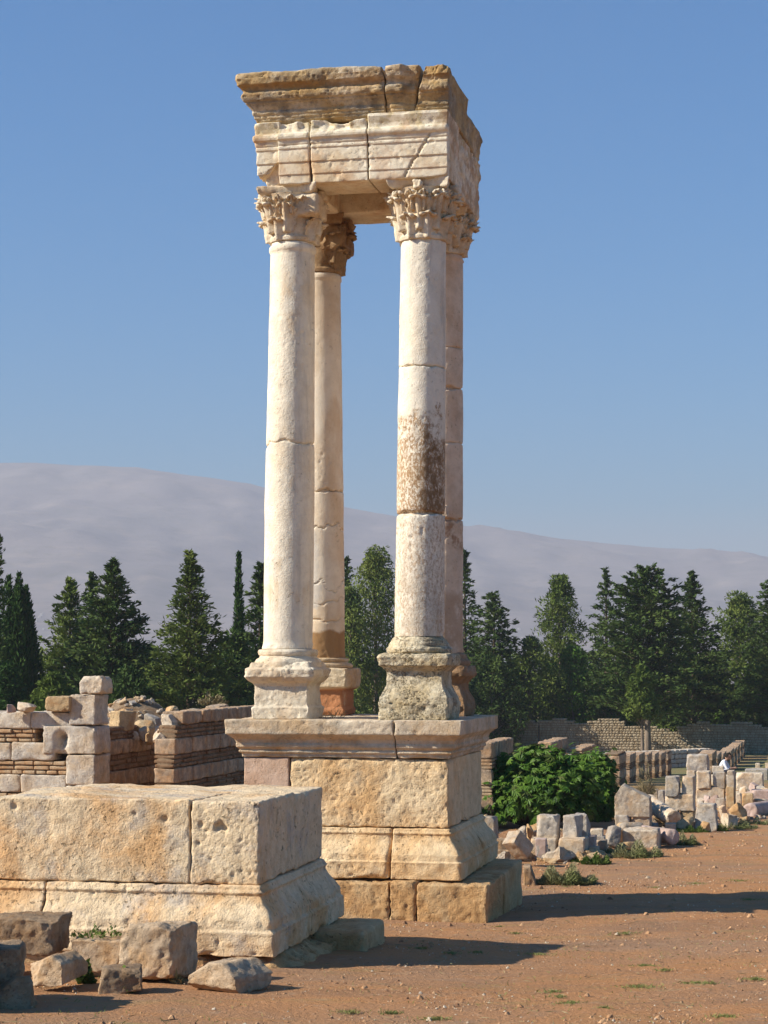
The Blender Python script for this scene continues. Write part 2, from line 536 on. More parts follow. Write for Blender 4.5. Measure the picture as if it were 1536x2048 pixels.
def ground_hit(px, py):
    Y = 20.0
    for _ in range(60):
        p = at(px, py, Y)
        dz = p.z - gz(p.x, Y)
        slope = (EYE - p.z) / Y
        Y += dz / max(slope, 0.01) * 0.6
        Y = min(max(Y, 5), 400)
    return at(px, py, Y)


def grow(a, b, first, ratio=1.16):
    out, s, x = [], first, a
    sg = 1 if b > a else -1
    while abs(x - a) < abs(b - a):
        x += sg * s
        s *= ratio
        out.append(x)
    return out


def make_ground():
    xs = np.array(sorted(list(np.arange(-6.5, 10.01, 0.085)) + grow(10, 5200, 0.12, 1.2) + grow(-6.5, -5200, 0.12, 1.2)))
    ys = np.array(sorted(list(np.arange(9.0, 34.01, 0.085)) + grow(34, 7300, 0.1, 1.13) + grow(9, -300, 0.2, 1.3)))
    X, Y = np.meshgrid(xs, ys, indexing="ij")
    Z = tz(X, Y)
    P = np.stack([X, Y, Z * 0], -1).reshape(-1, 3)
    Z = Z + (0.010 * fbm(P * 2.2, 4, 0.6, 5) + 0.006 * fbm(P * 9, 2, 0.5, 8)).reshape(X.shape) * (Y < 60)
    nx, ny = X.shape
    idx = np.arange(nx * ny).reshape(nx, ny)
    F = np.stack([idx[:-1, :-1], idx[1:, :-1], idx[1:, 1:], idx[:-1, 1:]], -1).reshape(-1, 4)
    mb = MB()
    mb.add(np.stack([X, Y, Z], -1).reshape(-1, 3), F)
    m, nt, b = newmat("trodden red earth")
    h = NT(nt)
    co = h.coord(False)
    big = h.ramp(h.noise(co, 0.32, 4, 0.55), 0.40, 0.62)
    c = h.mix(big, (0.45, 0.218, 0.092), (0.37, 0.208, 0.112))
    c = h.mix(h.math("MULTIPLY", h.ramp(h.noise(co, 1.1, 6, 0.7, stretch=(0.5, 1.6, 1)), 0.46, 0.64), 0.65), c, (0.47, 0.215, 0.080))
    c = h.mix(h.math("MULTIPLY", h.ramp(h.noise(co, 2.4, 6, 0.7), 0.54, 0.68), 0.5), c, (0.32, 0.22, 0.14))
    c = h.mix(h.math("MULTIPLY", h.ramp(h.noise(co, 0.8, 7, 0.72, stretch=(0.6, 2.2, 1)), 0.55, 0.66), 0.5), c, (0.28, 0.235, 0.095))
    fine = h.noise(co, 28, 5, 0.7)
    c = h.mix(h.math("MULTIPLY", h.ramp(h.noise(co, 0.55, 5, 0.7, stretch=(0.35, 1.3, 1)), 0.50, 0.62), 0.45), c, (0.25, 0.15, 0.09))
    c = h.mix(h.math("MULTIPLY", h.ramp(h.noise(co, 5.5, 6, 0.75), 0.56, 0.66), 0.45), c, (0.50, 0.33, 0.20))
    c = h.mix(h.math("MULTIPLY", h.ramp(fine, 0.56, 0.70), 0.55), c, (0.46, 0.31, 0.18))
    c = h.mix(h.math("MULTIPLY", h.ramp(h.noise(co, 46, 4, 0.7), 0.58, 0.72), 0.6), c, (0.12, 0.06, 0.03))
    # beyond the ruins the ground turns to dry grass and fields
    sep = h.n("ShaderNodeSeparateXYZ")
    h.l(co, sep.inputs[0])
    far = h.ramp(sep.outputs["Y"], 40, 75)
    c = h.mix(h.math("MULTIPLY", far, h.ramp(h.noise(co, 0.12, 5, 0.6), 0.3, 0.5)), c, (0.20, 0.18, 0.075))
    h.l(c, b.inputs["Base Color"])
    bp = h.n("ShaderNodeBump")
    bp.inputs["Strength"].default_value = 0.9
    bp.inputs["Distance"].default_value = 0.03
    h.l(h.math("ADD", h.noise(co, 14, 6, 0.7), h.math("MULTIPLY", fine, 0.6)), bp.inputs["Height"])
    h.l(bp.outputs[0], b.inputs["Normal"])
    o = mb.build("ground", m)
    tag(o, kind="structure")


make_ground()

# ------------------------------------------------------------------ the tetrapylon
W = 2.21
HW = W / 2
ALPHA = R(12.0)
CX, CY = -0.183, 21.81
SA, CA = math.sin(ALPHA), math.cos(ALPHA)


def to_local(X, Y, cx=CX, cy=CY, a=ALPHA):
    dx, dy = X - cx, Y - cy
    s, c = math.sin(a), math.cos(a)
    return (dx * c - dy * s, dx * s + dy * c)


def moulded(zs, os_, hw=HW, band=0.28, fx=None):
    """push the outer band of a square course outwards by the profile o(z)"""
    def f(V):
        o = np.interp(V[:, 2], zs, os_)
        out = V.copy()
        for ax in (0, 1):
            k = np.clip((np.abs(V[:, ax]) - (hw - band)) / band, 0, 1.3)
            oo = o if fx is None else o * fx(V, ax)
            out[:, ax] = V[:, ax] + np.sign(V[:, ax]) * oo * k
        return out
    return f


def zbreaks(zs):
    e = []
    for z in zs:
        e += [z - 0.004, z + 0.004]
    return e


def pits_at(V, pts, rad, dep, axis=1, sgn=1):
    for (p, r, d) in zip(pts, rad, dep):
        g = np.exp(-((V - np.array(p)) ** 2).sum(1) / (r * r))
        V[:, axis] += sgn * d * g
    return V


BASE_Z = [0.40, 0.56, 0.585, 0.60, 0.66, 0.72, 0.78, 0.83, 0.85, 0.875, 0.895, 0.923]
BASE_O = [0.165, 0.165, 0.17, 0.15, 0.145, 0.11, 0.06, 0.035, 0.03, 0.045, 0.025, 0.02]
CORN_Z = [1.646, 1.690, 1.696, 1.720, 1.726, 1.750, 1.757, 1.785, 1.80, 1.84, 1.87, 1.885, 1.893, 2.051]
CORN_O = [0.018, 0.022, 0.045, 0.05, 0.038, 0.062, 0.075, 0.08, 0.07, 0.085, 0.125, 0.135, 0.165, 0.17]


def course(mb, xcuts, ycuts, z0, z1, warp, step, seed, gap=0.005, hw=HW, zl=(), rs=None, lo=None, hi=None, mi=0, **kw):
    """one course of masonry: a grid of blocks over the square plan"""
    xa = [-hw if lo is None else lo[0]] + list(xcuts) + [hw if hi is None else hi[0]]
    ya = [-hw if lo is None else lo[1]] + list(ycuts) + [hw if hi is None else hi[1]]
    k = 0
    for i in range(len(xa) - 1):
        for j in range(len(ya) - 1):
            g0x = gap / 2 if i else 0
            g1x = gap / 2 if i < len(xa) - 2 else 0
            g0y = gap / 2 if j else 0
            g1y = gap / 2 if j < len(ya) - 2 else 0
            V, F = block((xa[i] + g0x, ya[j] + g0y, z0 + 0.001), (xa[i + 1] - g1x, ya[j + 1] - g1y, z1 - 0.001),
                         step=step, seed=seed + k, zl=zl, **kw)
            if warp:
                V = warp(V)
            mb.add(V, F, mi)
            k += 1


def make_tetrapylon():
    root = empty("tetrapylon", (CX, CY, 0.0), -ALPHA)
    tag(root, "tall four-columned tetrapylon of pale limestone on a square moulded pedestal", "monument")

    # ---- pedestal: dado (the part itself), step, base moulding, cornice
    mb = MB()
    xj = -0.61
    V, F = block((-HW, -HW, 0.927), (xj - 0.003, 0.2, 1.642), step=0.022, r0=0.010, chip=0.02, amp=0.006, freq=5, seed=11)
    mb.add(V, F, 1)
    V, F = block((xj + 0.004, -HW, 0.927), (HW, 0.2, 1.642), step=0.016, r0=0.014, chip=0.055, amp=0.012, freq=4.0, seed=14,
                 pit=0.012, pitf=36, rough=0.004)
    mb.add(V, F, 0)
    V, F = block((-HW, 0.205, 0.927), (HW, HW, 1.642), step=0.03, r0=0.014, chip=0.05, amp=0.010, seed=17)
    mb.add(V, F, 0)
    ped = mb.build("pedestal", [M["ped"], M["pink"]], root)

    mb = MB()
    s_lo, s_hi = (-HW - 0.45, -HW - 0.34), (HW + 0.47, HW + 0.02)
    xs = [s_lo[0], -0.62, 0.55, 0.83, s_hi[0]]
    for i in range(4):
        V, F = block((xs[i] + 0.006, s_lo[1], -0.35), (xs[i + 1] - 0.006, -0.3, 0.40 - 0.012 * (i % 2)), step=0.02, r0=0.02, chip=0.05,
                     amp=0.016, freq=5, seed=30 + i, pit=0.014, rough=0.012)
        mb.add(V, F)
    for j, (a, b) in enumerate(((-0.29, 0.42), (0.43, s_hi[1]))):
        V, F = block((-HW - 0.4, a, -0.35), (s_hi[0] - 0.01 * j, b, 0.395 + 0.01 * j), step=0.028, r0=0.02, chip=0.05, amp=0.014, seed=36 + j)
        mb.add(V, F)
    mb.build("plinth_step", M["step"], ped)

    mb = MB()
    course(mb, [0.52], [0.25], 0.405, 0.921, moulded(BASE_Z, BASE_O), 0.018, 41, gap=0.012, zl=zbreaks(BASE_Z), r0=0.014, chip=0.05,
           amp=0.009, freq=5, pit=0.010)
    mb.build("base_moulding", M["ped"], ped)

    mb = MB()
    course(mb, [0.56], [-0.2, 0.62], 1.648, 2.050, moulded(CORN_Z, CORN_O), 0.020, 51, gap=0.010, zl=zbreaks(CORN_Z), r0=0.008, chip=0.045,
           amp=0.005, freq=6, pit=0.006)
    mb.build("pedestal_cornice", M["corn"], ped)

    # ---- columns
    cols = {
        "fl": dict(b=(-1.044, 21.25), t=(-1.007, 21.25), zb=2.80, zt=7.25, rb=0.268, rm=0.272, rt=0.243, mat="shaft",
                   cracks=[(5.03, 0.05, 0.012, 0.02, 3)]),
        "fr": dict(b=(0.380, 20.95), t=(0.430, 20.95), zb=2.93, zt=7.20, rb=0.268, rm=0.262, rt=0.246, mat="shaft_fr",
                   cracks=[(5.83, 0.03, 0.012, 0.035, 5), (4.235, 0.018, 0.022, 0.05, 7)]),
        "bl": dict(b=(-0.715, 22.67), t=(-0.745, 22.67), zb=2.69, zt=7.19, rb=0.262, rm=0.258, rt=0.232, mat="shaft_bl",
                   cracks=[(4.65, 0.05, 0.016, 0.04, 9), (4.22, 0.12, 0.008, 0.02, 11), (3.62, 0.20, 0.006, 0.02, 131), (3.37, 0.09, 0.005, 0.016, 57),
                           (3.16, 0.05, 0.007, 0.015, 17)]),
        "br": dict(b=(0.640, 22.37), t=(0.683, 22.37), zb=2.75, zt=7.35, rb=0.262, rm=0.255, rt=0.236, mat="shaft_br",
                   cracks=[(6.26, 0.02, 0.007, 0.02, 19), (5.80, 0.03, 0.018, 0.05, 21), (5.16, 0.02, 0.008, 0.02, 23), (4.27, 0.05, 0.02, 0.04, 25)]),
    }
    labels = {"fl": None, "fr": "column with a brown stained shaft and a pitted base", "bl": "column with a patched lower shaft", "br": None}
    for si, (k, c) in enumerate(cols.items()):
        lb, lt = to_local(*c["b"]), to_local(*c["t"])
        zb, zt = c["zb"], c["zt"]
        # shaft
        rows = list(np.arange(zb, zt, 0.016)) + [zt]
        for (z, wv, hw_, dep, sd) in c["cracks"]:
            rows += list(np.arange(z - wv - 0.04, z + wv + 0.04, 0.006))
        rows = np.array(sorted(rows))
        keep = [0]
        for i in range(1, len(rows)):
            if rows[i] - rows[keep[-1]] > 0.0035:
                keep.append(i)
        rows = rows[keep]
        n = 112
        th = np.arange(n) / n * 2 * PI
        TT, ZZ = np.meshgrid(th, rows)
        u = (ZZ - zb) / (zt - zb)
        r = np.interp(u.ravel(), [0, 0.35, 1], [c["rb"], c["rm"], c["rt"]]).reshape(u.shape)
        # apophyge: slight flare at the foot and an astragal at the neck
        r = r + 0.016 * np.exp(-((ZZ - zb) / 0.05) ** 2) * (k != "fr")
        if k == "fl":
            r = r + 0.017 * (np.abs(ZZ - (zt - 0.05)) < 0.032) + 0.008 * (np.abs(ZZ - (zt - 0.095)) < 0.010)
        elif k != "fr":
            r = r + 0.012 * (np.abs(ZZ - (zt - 0.04)) < 0.03)
        P = np.stack([np.cos(TT) * r * 1.0, np.sin(TT) * r, ZZ], -1).reshape(-1, 3) + si * 13.7
        d = 0.0045 * fbm(P * np.array([3, 3, 2.0]), 5, 0.62, 60 + si)
        pn = vnoise(P * np.array([34, 34, 22]), 90 + si)
        big = np.clip(fbm(P * 1.7, 2, 0.5, 95 + si) + 0.1, 0, 1)
        d = d - 0.011 * np.clip(pn - 0.40, 0, 0.4) / 0.4 * big
        # worn chips on the arris of the drum ends
        for zz, sg in ((zb, 1), (zt, -1)):
            e = np.clip(1 - (P[:, 2] - si * 13.7 - zz) * sg / 0.05, 0, 1)
            d = d - 0.035 * e * np.clip(fbm(P * 7, 3, 0.6, 99 + si) + 0.15, 0, 1)
        d = d.reshape(r.shape)
        for (z, wv, hw_, dep, sd) in c["cracks"]:
            Q = np.stack([np.cos(TT) * 1.0, np.sin(TT) * 1.0, np.zeros_like(TT)], -1).reshape(-1, 3)
            zc = z + wv * fbm(Q * 1.5 + sd, 3, 0.6, sd).reshape(TT.shape)
            hwv = hw_ * np.clip(0.75 + 0.9 * fbm(Q * 2.1 + sd * 3, 2, 0.6, sd + 2).reshape(TT.shape), 0.3, 1.8)
            x = np.abs(ZZ - zc) / hwv
            d = d - dep * np.clip(1.25 - x, 0, 1) - 0.006 * np.exp(-(x / 3) ** 2)
        r = r + d
        ux = lb[0] + (lt[0] - lb[0]) * u
        uy = lb[1] + (lt[1] - lb[1]) * u
        V = np.stack([ux + np.cos(TT) * r, uy + np.sin(TT) * r, ZZ], -1).reshape(-1, 3)
        m_ = len(rows)
        i_ = np.arange(m_ - 1)[:, None] * n
        j_ = np.arange(n)[None, :]
        F = np.stack([i_ + j_, i_ + (j_ + 1) % n, i_ + n + (j_ + 1) % n, i_ + n + j_], -1).reshape(-1, 4)
        mb = MB()
        mb.add(V, F)
        if k == "br":       # a lump of mortar bulging beside the break
            V, F = block((lb[0] + 0.02, lb[1] - 0.33, 4.29), (lb[0] + 0.15, lb[1] - 0.16, 4.44), 0.02, 0.03, 0.05, 0.02, 14, seed=8)
            mb.add(V, F)
        colm = mb.build("column", M[c["mat"]], root)
        if labels[k]:
            colm["label"] = labels[k]

        # base
        mb = MB()
        bx, by = lb
        if k == "fl":
            zs = [2.05, 2.17, 2.19, 2.40, 2.415, 2.43, 2.455, 2.50, 2.575, 2.59, 2.60, 2.66]
            os_ = [0.012, 0.016, -0.006, -0.012, 0.0, 0.006, 0.045, 0.085, 0.088, 0.080, 0.045, 0.02]
            hw2, mt, zt2 = 0.305, "base_fl", 2.66
            rnd = [(0.36, 2.60), (0.365, 2.66), (0.345, 2.69), (0.315, 2.705), (0.305, 2.725), (0.318, 2.735), (0.325, 2.765), (0.31, 2.79), (0.25, 2.80)]
            amp, chip, rough, pit = 0.010, 0.05, 0.006, 0.012
        elif k == "fr":
            zs = [2.05, 2.22, 2.28, 2.34, 2.42, 2.52, 2.56, 2.585, 2.60, 2.62, 2.70, 2.745]
            os_ = [0.03, 0.045, 0.035, 0.0, -0.035, -0.04, -0.035, -0.005, 0.005, 0.04, 0.05, 0.035]
            hw2, mt, zt2 = 0.335, "base_rough", 2.745
            rnd = [(0.33, 2.74), (0.352, 2.765), (0.355, 2.80), (0.335, 2.815), (0.325, 2.825), (0.322, 2.85), (0.30, 2.88), (0.29, 2.90), (0.25, 2.935)]
            amp, chip, rough, pit = 0.010, 0.04, 0.006, 0.014
        elif k == "bl":
            zs = [2.05, 2.12, 2.15, 2.34, 2.352, 2.38, 2.50, 2.585]
            os_ = [0.02, 0.02, 0.0, -0.005, 0.03, 0.055, 0.065, 0.06]
            hw2, mt, zt2 = 0.305, "base_bl", 2.585
            rnd = [(0.32, 2.58), (0.355, 2.595), (0.36, 2.62), (0.345, 2.64), (0.305, 2.65), (0.30, 2.665), (0.31, 2.67), (0.31, 2.70), (0.25, 2.71)]
            amp, chip, rough, pit = 0.010, 0.04, 0.004, 0.010
        else:
            zs = [2.05, 2.16, 2.24, 2.34, 2.42, 2.47, 2.50, 2.54, 2.62]
            os_ = [0.03, 0.045, 0.02, -0.03, -0.035, 0.0, 0.04, 0.055, 0.045]
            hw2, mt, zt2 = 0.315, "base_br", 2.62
            rnd = [(0.33, 2.61), (0.35, 2.64), (0.35, 2.67), (0.32, 2.69), (0.31, 2.72), (0.30, 2.75), (0.25, 2.77)]
            amp, chip, rough, pit = 0.012, 0.04, 0.008, 0.014
        V, F = block((-hw2, -hw2, 2.045), (hw2, hw2, zt2), 0.016, 0.014, chip, amp, 7, seed=70 + si, zl=zbreaks(zs), pit=pit, pitf=42, rough=rough)
        V = moulded(zs, os_, hw2, 0.12)(V)
        mb.add(V + np.array([bx, by, 0]), F)
        pr = []
        for a, b in zip(rnd[:-1], rnd[1:]):
            for t in np.linspace(0, 1, 4)[:-1]:
                pr.append((a[0] + (b[0] - a[0]) * t, a[1] + (b[1] - a[1]) * t))
        pr.append(rnd[-1])
        V, F = lathe(pr, 72)
        nn = V.copy()
        nn[:, 2] = 0
        nn /= np.linalg.norm(nn, axis=1, keepdims=True)
        dd = amp * fbm((V + si * 5) * 9, 4, 0.6, 75 + si) - pit * np.clip(vnoise((V + si) * 24, 6 + si) - 0.35, 0, 0.4) / 0.4
        V = V + nn * dd[:, None]
        mb.add(V + np.array([bx, by, 0]), F)
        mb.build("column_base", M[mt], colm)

        # capital
        mb = MB()
        make_capital(mb, lt, zt - 0.004, 7.855, c["rt"], si, k)
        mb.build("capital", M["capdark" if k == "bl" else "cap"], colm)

    # ---- architrave: beams over the columns
    AH = 1.075
    zs = [7.89, 7.985, 7.992, 8.12, 8.127, 8.265, 8.272, 8.300, 8.306, 8.325, 8.36, 8.375, 8.40, 8.43, 8.445, 8.455, 8.50, 8.57, 8.58]
    os_ = [0.0, 0.004, 0.016, 0.018, 0.032, 0.034, 0.046, 0.048, 0.040, 0.055, 0.060, 0.085, 0.092, 0.085, 0.06, 0.05, 0.058, 0.085, 0.08]
    TH = 0.60

    def fx(V, ax):
        # the right-hand face is broken and uneven
        k = np.ones(len(V))
        if ax == 0:
            side = V[:, 0] > 0
            k[side] = 0.25
            k[V[:, 0] < 0] = 0.5
        return k
    wp = moulded(zs, os_, AH, 0.2, fx)
    mb = MB()
    zlz = zbreaks(zs)
    # front: four stones, the first one broken away below
    segs = [(-AH, -0.80, 8.58, 7), (-0.80, -0.44, 8.565, 1), (-0.435, 0.20, 8.57, 2), (0.208, AH, 8.60, 3)]
    for (a, b, zt, sd) in segs:
        V, F = block((a + 0.004, -AH, 7.89), (b - 0.004, -AH + TH, zt), 0.016, 0.010, 0.035, 0.004, 6, seed=110 + sd, zl=zlz, pit=0.008)
        V = wp(V)
        if sd == 7:
            # lower right of the stone is lost
            lim = 8.02 + 0.9 * np.clip(V[:, 0] + 0.98, 0, 1) + 0.05 * fbm(V * 6, 3, 0.6, 4)
            front = V[:, 1] < -0.55
            V[:, 2] = np.where(front, np.maximum(V[:, 2], np.minimum(lim, 8.45)), V[:, 2])
            V[:, 0] += 0.03
            V[:, 1] += 0.03
        if sd in (1, 2):
            # battered top edge below the cornice
            top = np.clip((V[:, 2] - 8.44) / 0.1, 0, 1)
            V[:, 1] += top * (0.05 + 0.05 * fbm(V * np.array([7, 0, 3]), 3, 0.6, 12)) * (V[:, 1] < -0.9) * (V[:, 0] < 0.0)
            V[:, 2] -= top * 0.05 * np.clip(fbm(V * np.array([6, 0, 0]), 3, 0.6, 13), 0, 1)
        if sd == 3:
            # diagonal crack towards the right corner
            line = 0.60 + (V[:, 2] - 7.90) / 0.42 * 0.27 + 0.015 * fbm(V * 14, 2, 0.5, 3)
            g = np.clip(1 - np.abs(V[:, 0] - line) / 0.011, 0, 1) * (V[:, 2] < 8.36) * (V[:, 1] < -0.95)
            V[:, 1] += 0.06 * g
        mb.add(V, F)
    # a rough fill under the broken corner stone
    V, F = block((-AH + 0.10, -AH + 0.08, 7.88), (-0.79, -AH + TH, 8.33), 0.02, 0.03, 0.06, 0.02, 7, seed=118, rough=0.02)
    mb.add(V, F)
    # right side, back and left beams
    V, F = block((AH - TH, -AH + TH + 0.004, 7.90), (AH - 0.02, AH, 8.58), 0.022, 0.03, 0.10, 0.022, 3.2, seed=131, zl=zlz, pit=0.01, rough=0.02)
    V = wp(V)
    gr = np.abs(((V[:, 2] - 7.9) * 0.8 + V[:, 1] * 0.55) % 0.31 - 0.155)
    V[:, 0] -= 0.018 * np.clip(1 - gr / 0.02, 0, 1) * (V[:, 0] > AH - 0.1)
    mb.add(V, F)
    V, F = block((-AH + 0.05, AH - TH, 7.905), (AH - TH - 0.004, AH, 8.58), 0.03, 0.02, 0.05, 0.008, 5, seed=134, zl=zlz)
    mb.add(wp(V), F)
    V, F = block((-AH + 0.03, -AH + TH + 0.004, 7.90), (-AH + TH, AH - TH - 0.004, 8.58), 0.03, 0.02, 0.05, 0.008, 5, seed=137, zl=zlz)
    mb.add(wp(V), F)
    arch = mb.build("architrave", M["arch"], root, matrix=Matrix.Translation((0.04, 0, -0.045)))

    # ---- crowning cornice
    CH = 1.10
    cz = [8.575, 8.60, 8.606, 8.635, 8.641, 8.67, 8.676, 8.70, 8.72, 8.755, 8.785, 8.792, 8.815, 8.822, 8.85, 8.89, 8.915, 8.935, 8.96, 8.99, 9.05, 9.12, 9.15]
    coo = [-0.07, -0.06, -0.045, -0.040, -0.028, -0.024, -0.012, -0.006, -0.012, 0.01, 0.03, 0.045, 0.05, 0.075, 0.09, 0.092, 0.075, 0.07, 0.085, 0.13, 0.15, 0.152, 0.13]

    def fxc(V, ax):
        k = np.ones(len(V))
        if ax == 0:
            s = V[:, 0] > 0
            y = V[:, 1]
            # overhang of the right side: broken near the front corner, swelling towards the back
            kk = np.interp(y, [-1.3, -0.95, -0.5, 0.2, 0.8, 1.2], [0.35, 0.0, -0.05, 0.1, 0.25, 0.1])
            k[s] = kk[s]
        return k
    wc = moulded(cz, coo, CH, 0.22, fxc)
    mb = MB()
    zl2 = zbreaks(cz)
    for (a, b, zt, sd, tilt) in ((-CH, 0.40, 9.13, 1, 0), (0.408, 0.70, 9.115, 2, 0), (0.715, CH, 9.085, 3, 1)):
        V, F = block((a, -CH, 8.578), (b, 0.1, zt), 0.016, 0.016, 0.04 + 0.05 * (sd > 1), 0.009, 5, seed=150 + sd, zl=zl2, pit=0.010, pitf=36, rough=0.005)
        V = wc(V)
        if sd == 2:
            sh = np.clip((V[:, 2] - 8.60) / 0.5, 0, 1)
            V[:, 0] += sh * 0.10 * np.clip((V[:, 0] - 0.45) / 0.25, 0, 1)
            dmg = np.clip((V[:, 0] - 0.60) / 0.06, 0, 1) * (V[:, 1] < -0.9)
            V[:, 1] += 0.07 * dmg
        if sd == 3:
            sh = np.clip((V[:, 2] - 8.60) / 0.5, 0, 1)
            k = np.clip((CH - V[:, 0]) / 0.3, 0, 1)
            V[:, 0] += sh * 0.15 * k
            V[:, 1] += 0.05 * np.clip((V[:, 2] - 8.95) / 0.1, 0, 1) * (V[:, 1] < -1.0)
        if sd == 1:
            # chipped upper arris to the right end and at the left corner
            V[:, 2] -= 0.03 * np.clip((V[:, 0] - 0.15) / 0.25, 0, 1) * np.clip((V[:, 2] - 9.0) / 0.1, 0, 1) * (V[:, 1] < -0.8)
        mb.add(V, F)
    # back half, its right side rounded off by breakage
    V, F = block((-CH, 0.108, 8.58), (CH, CH, 9.10), 0.022, 0.02, 0.09, 0.016, 4, seed=157, zl=zl2, rough=0.012)
    V = wc(V)
    r_ = np.clip((V[:, 0] - 0.75) / 0.4, 0, 1) * np.clip((V[:, 2] - 8.86) / 0.27, 0, 1)
    V[:, 0] -= 0.16 * r_ ** 1.5
    V[:, 2] -= 0.10 * r_
    mb.add(V, F)
    # the infill that closes the top between the beams
    V, F = block((-AH + TH - 0.02, -AH + TH - 0.02, 8.42), (AH - TH + 0.02, AH - TH + 0.02, 8.575), 0.06, 0.01, 0.02, 0.01, seed=160)
    mb.add(V, F)
    mb.build("crown_cornice", M["topc"], arch, matrix=Matrix.Translation((0.03, 0, 8.58 - 0.045)) @ Matrix.Diagonal((1, 1, 0.975, 1)) @ Matrix.Translation((0, 0, -8.58)))
    return root


def leaf(mb, cx, cy, ang, rb, z0, H, Wd, curl, seed, tip=1.0, thick=0.035, ob=0.03):
    """an acanthus leaf rising from the bell and curling outwards"""
    nu, nv = 13, 20
    u = np.linspace(-1, 1, nu)
    v = np.linspace(0, 1, nv)
    U, Vv = np.meshgrid(u, v)
    rise = np.clip(Vv / 0.72, 0, 1)
    a = np.clip((Vv - 0.72) / 0.28, 0, 1) * 2.5 * tip
    cr = curl
    z = z0 + H * rise + cr * np.sin(a) * 0.9
    out = 0.012 + 0.02 * rise + ob * rise ** 3 + cr * (1 - np.cos(a))
    w = Wd * (0.62 + 0.42 * np.sin(PI * np.clip(Vv * 0.95, 0, 1) ** 0.8)) * (1 - 0.28 * np.clip((Vv - 0.75) / 0.25, 0, 1))
    w = w * (1 + 0.11 * np.sin(Vv * 2 * PI * 4.5))
    rib = 0.024 * np.cos(U * PI * 2.0 * (0.7 + 0.5 * Vv)) * (1 - 0.3 * Vv) + 0.012 * np.exp(-(U / 0.12) ** 2)
    cup = -0.030 * U ** 2 * (1 - 0.5 * Vv)
    rr = rb + out + rib + cup
    th = ang + U * w / 2 / (rb + 0.03)
    n3 = fbm(np.stack([U.ravel() * 2 + seed, Vv.ravel() * 4, np.full(U.size, seed * 1.3)], -1), 3, 0.6, seed).reshape(U.shape)
    rr = rr + 0.010 * n3
    zz = z - 0.035 * U ** 2 * Vv + 0.010 * n3
    Fv = np.stack([cx + rr * np.cos(th), cy + rr * np.sin(th), zz], -1).reshape(-1, 3)
    rb2 = np.minimum(rr - thick * (1.15 - 0.1 * np.clip((Vv - 0.7) / 0.3, 0, 1)), rr - 0.02)
    th2 = ang + U * 0.93 * w / 2 / (rb + 0.03)
    Bv = np.stack([cx + rb2 * np.cos(th2), cy + rb2 * np.sin(th2), zz - 0.018 * np.clip(a, 0, 1)], -1).reshape(-1, 3)
    idx = np.arange(nu * nv).reshape(nv, nu)
    F1 = np.stack([idx[:-1, :-1], idx[:-1, 1:], idx[1:, 1:], idx[1:, :-1]], -1).reshape(-1, 4)
    n0 = nu * nv
    F2 = F1[:, ::-1] + n0
    ring = np.concatenate([idx[0, :], idx[1:, -1], idx[-1, -2::-1], idx[-2:0:-1, 0]])
    nx = np.roll(ring, -1)
    F3 = np.stack([nx, ring, ring + n0, nx + n0], -1)
    mb.add(np.concatenate([Fv, Bv]), np.concatenate([F1, F2, F3]))


def spiral(mb, c, axis_ang, r0, turns, tube, hand=1):
    """a volute: a spiral band standing in the vertical plane of axis_ang"""
    n = 40
    t = np.linspace(0, 1, n)
    a = hand * t * turns * 2 * PI + PI / 2
    r = r0 * (1 - 0.82 * t)
    d = np.array([math.cos(axis_ang), math.sin(axis_ang), 0])
    s = np.array([-d[1], d[0], 0])
    path = np.array(c) + np.outer(r * np.cos(a), d) + np.outer(r * np.sin(a), [0, 0, 1])
    k = 6
    ph = np.arange(k) / k * 2 * PI
    V = []
    for i in range(n):
        tg = path[min(i + 1, n - 1)] - path[max(i - 1, 0)]
        tg /= np.linalg.norm(tg)
        nn = np.cross(tg, s)
        tb = tube * (1 - 0.4 * t[i])
        V.append(path[i] + np.outer(np.cos(ph) * tb, nn) + np.outer(np.sin(ph) * tb * 1.5, s))
    V = np.concatenate(V)
    i_ = np.arange(n - 1)[:, None] * k
    j_ = np.arange(k)[None, :]
    F = np.stack([i_ + j_, i_ + (j_ + 1) % k, i_ + k + (j_ + 1) % k, i_ + k + j_], -1).reshape(-1, 4)
    mb.add(V, F)


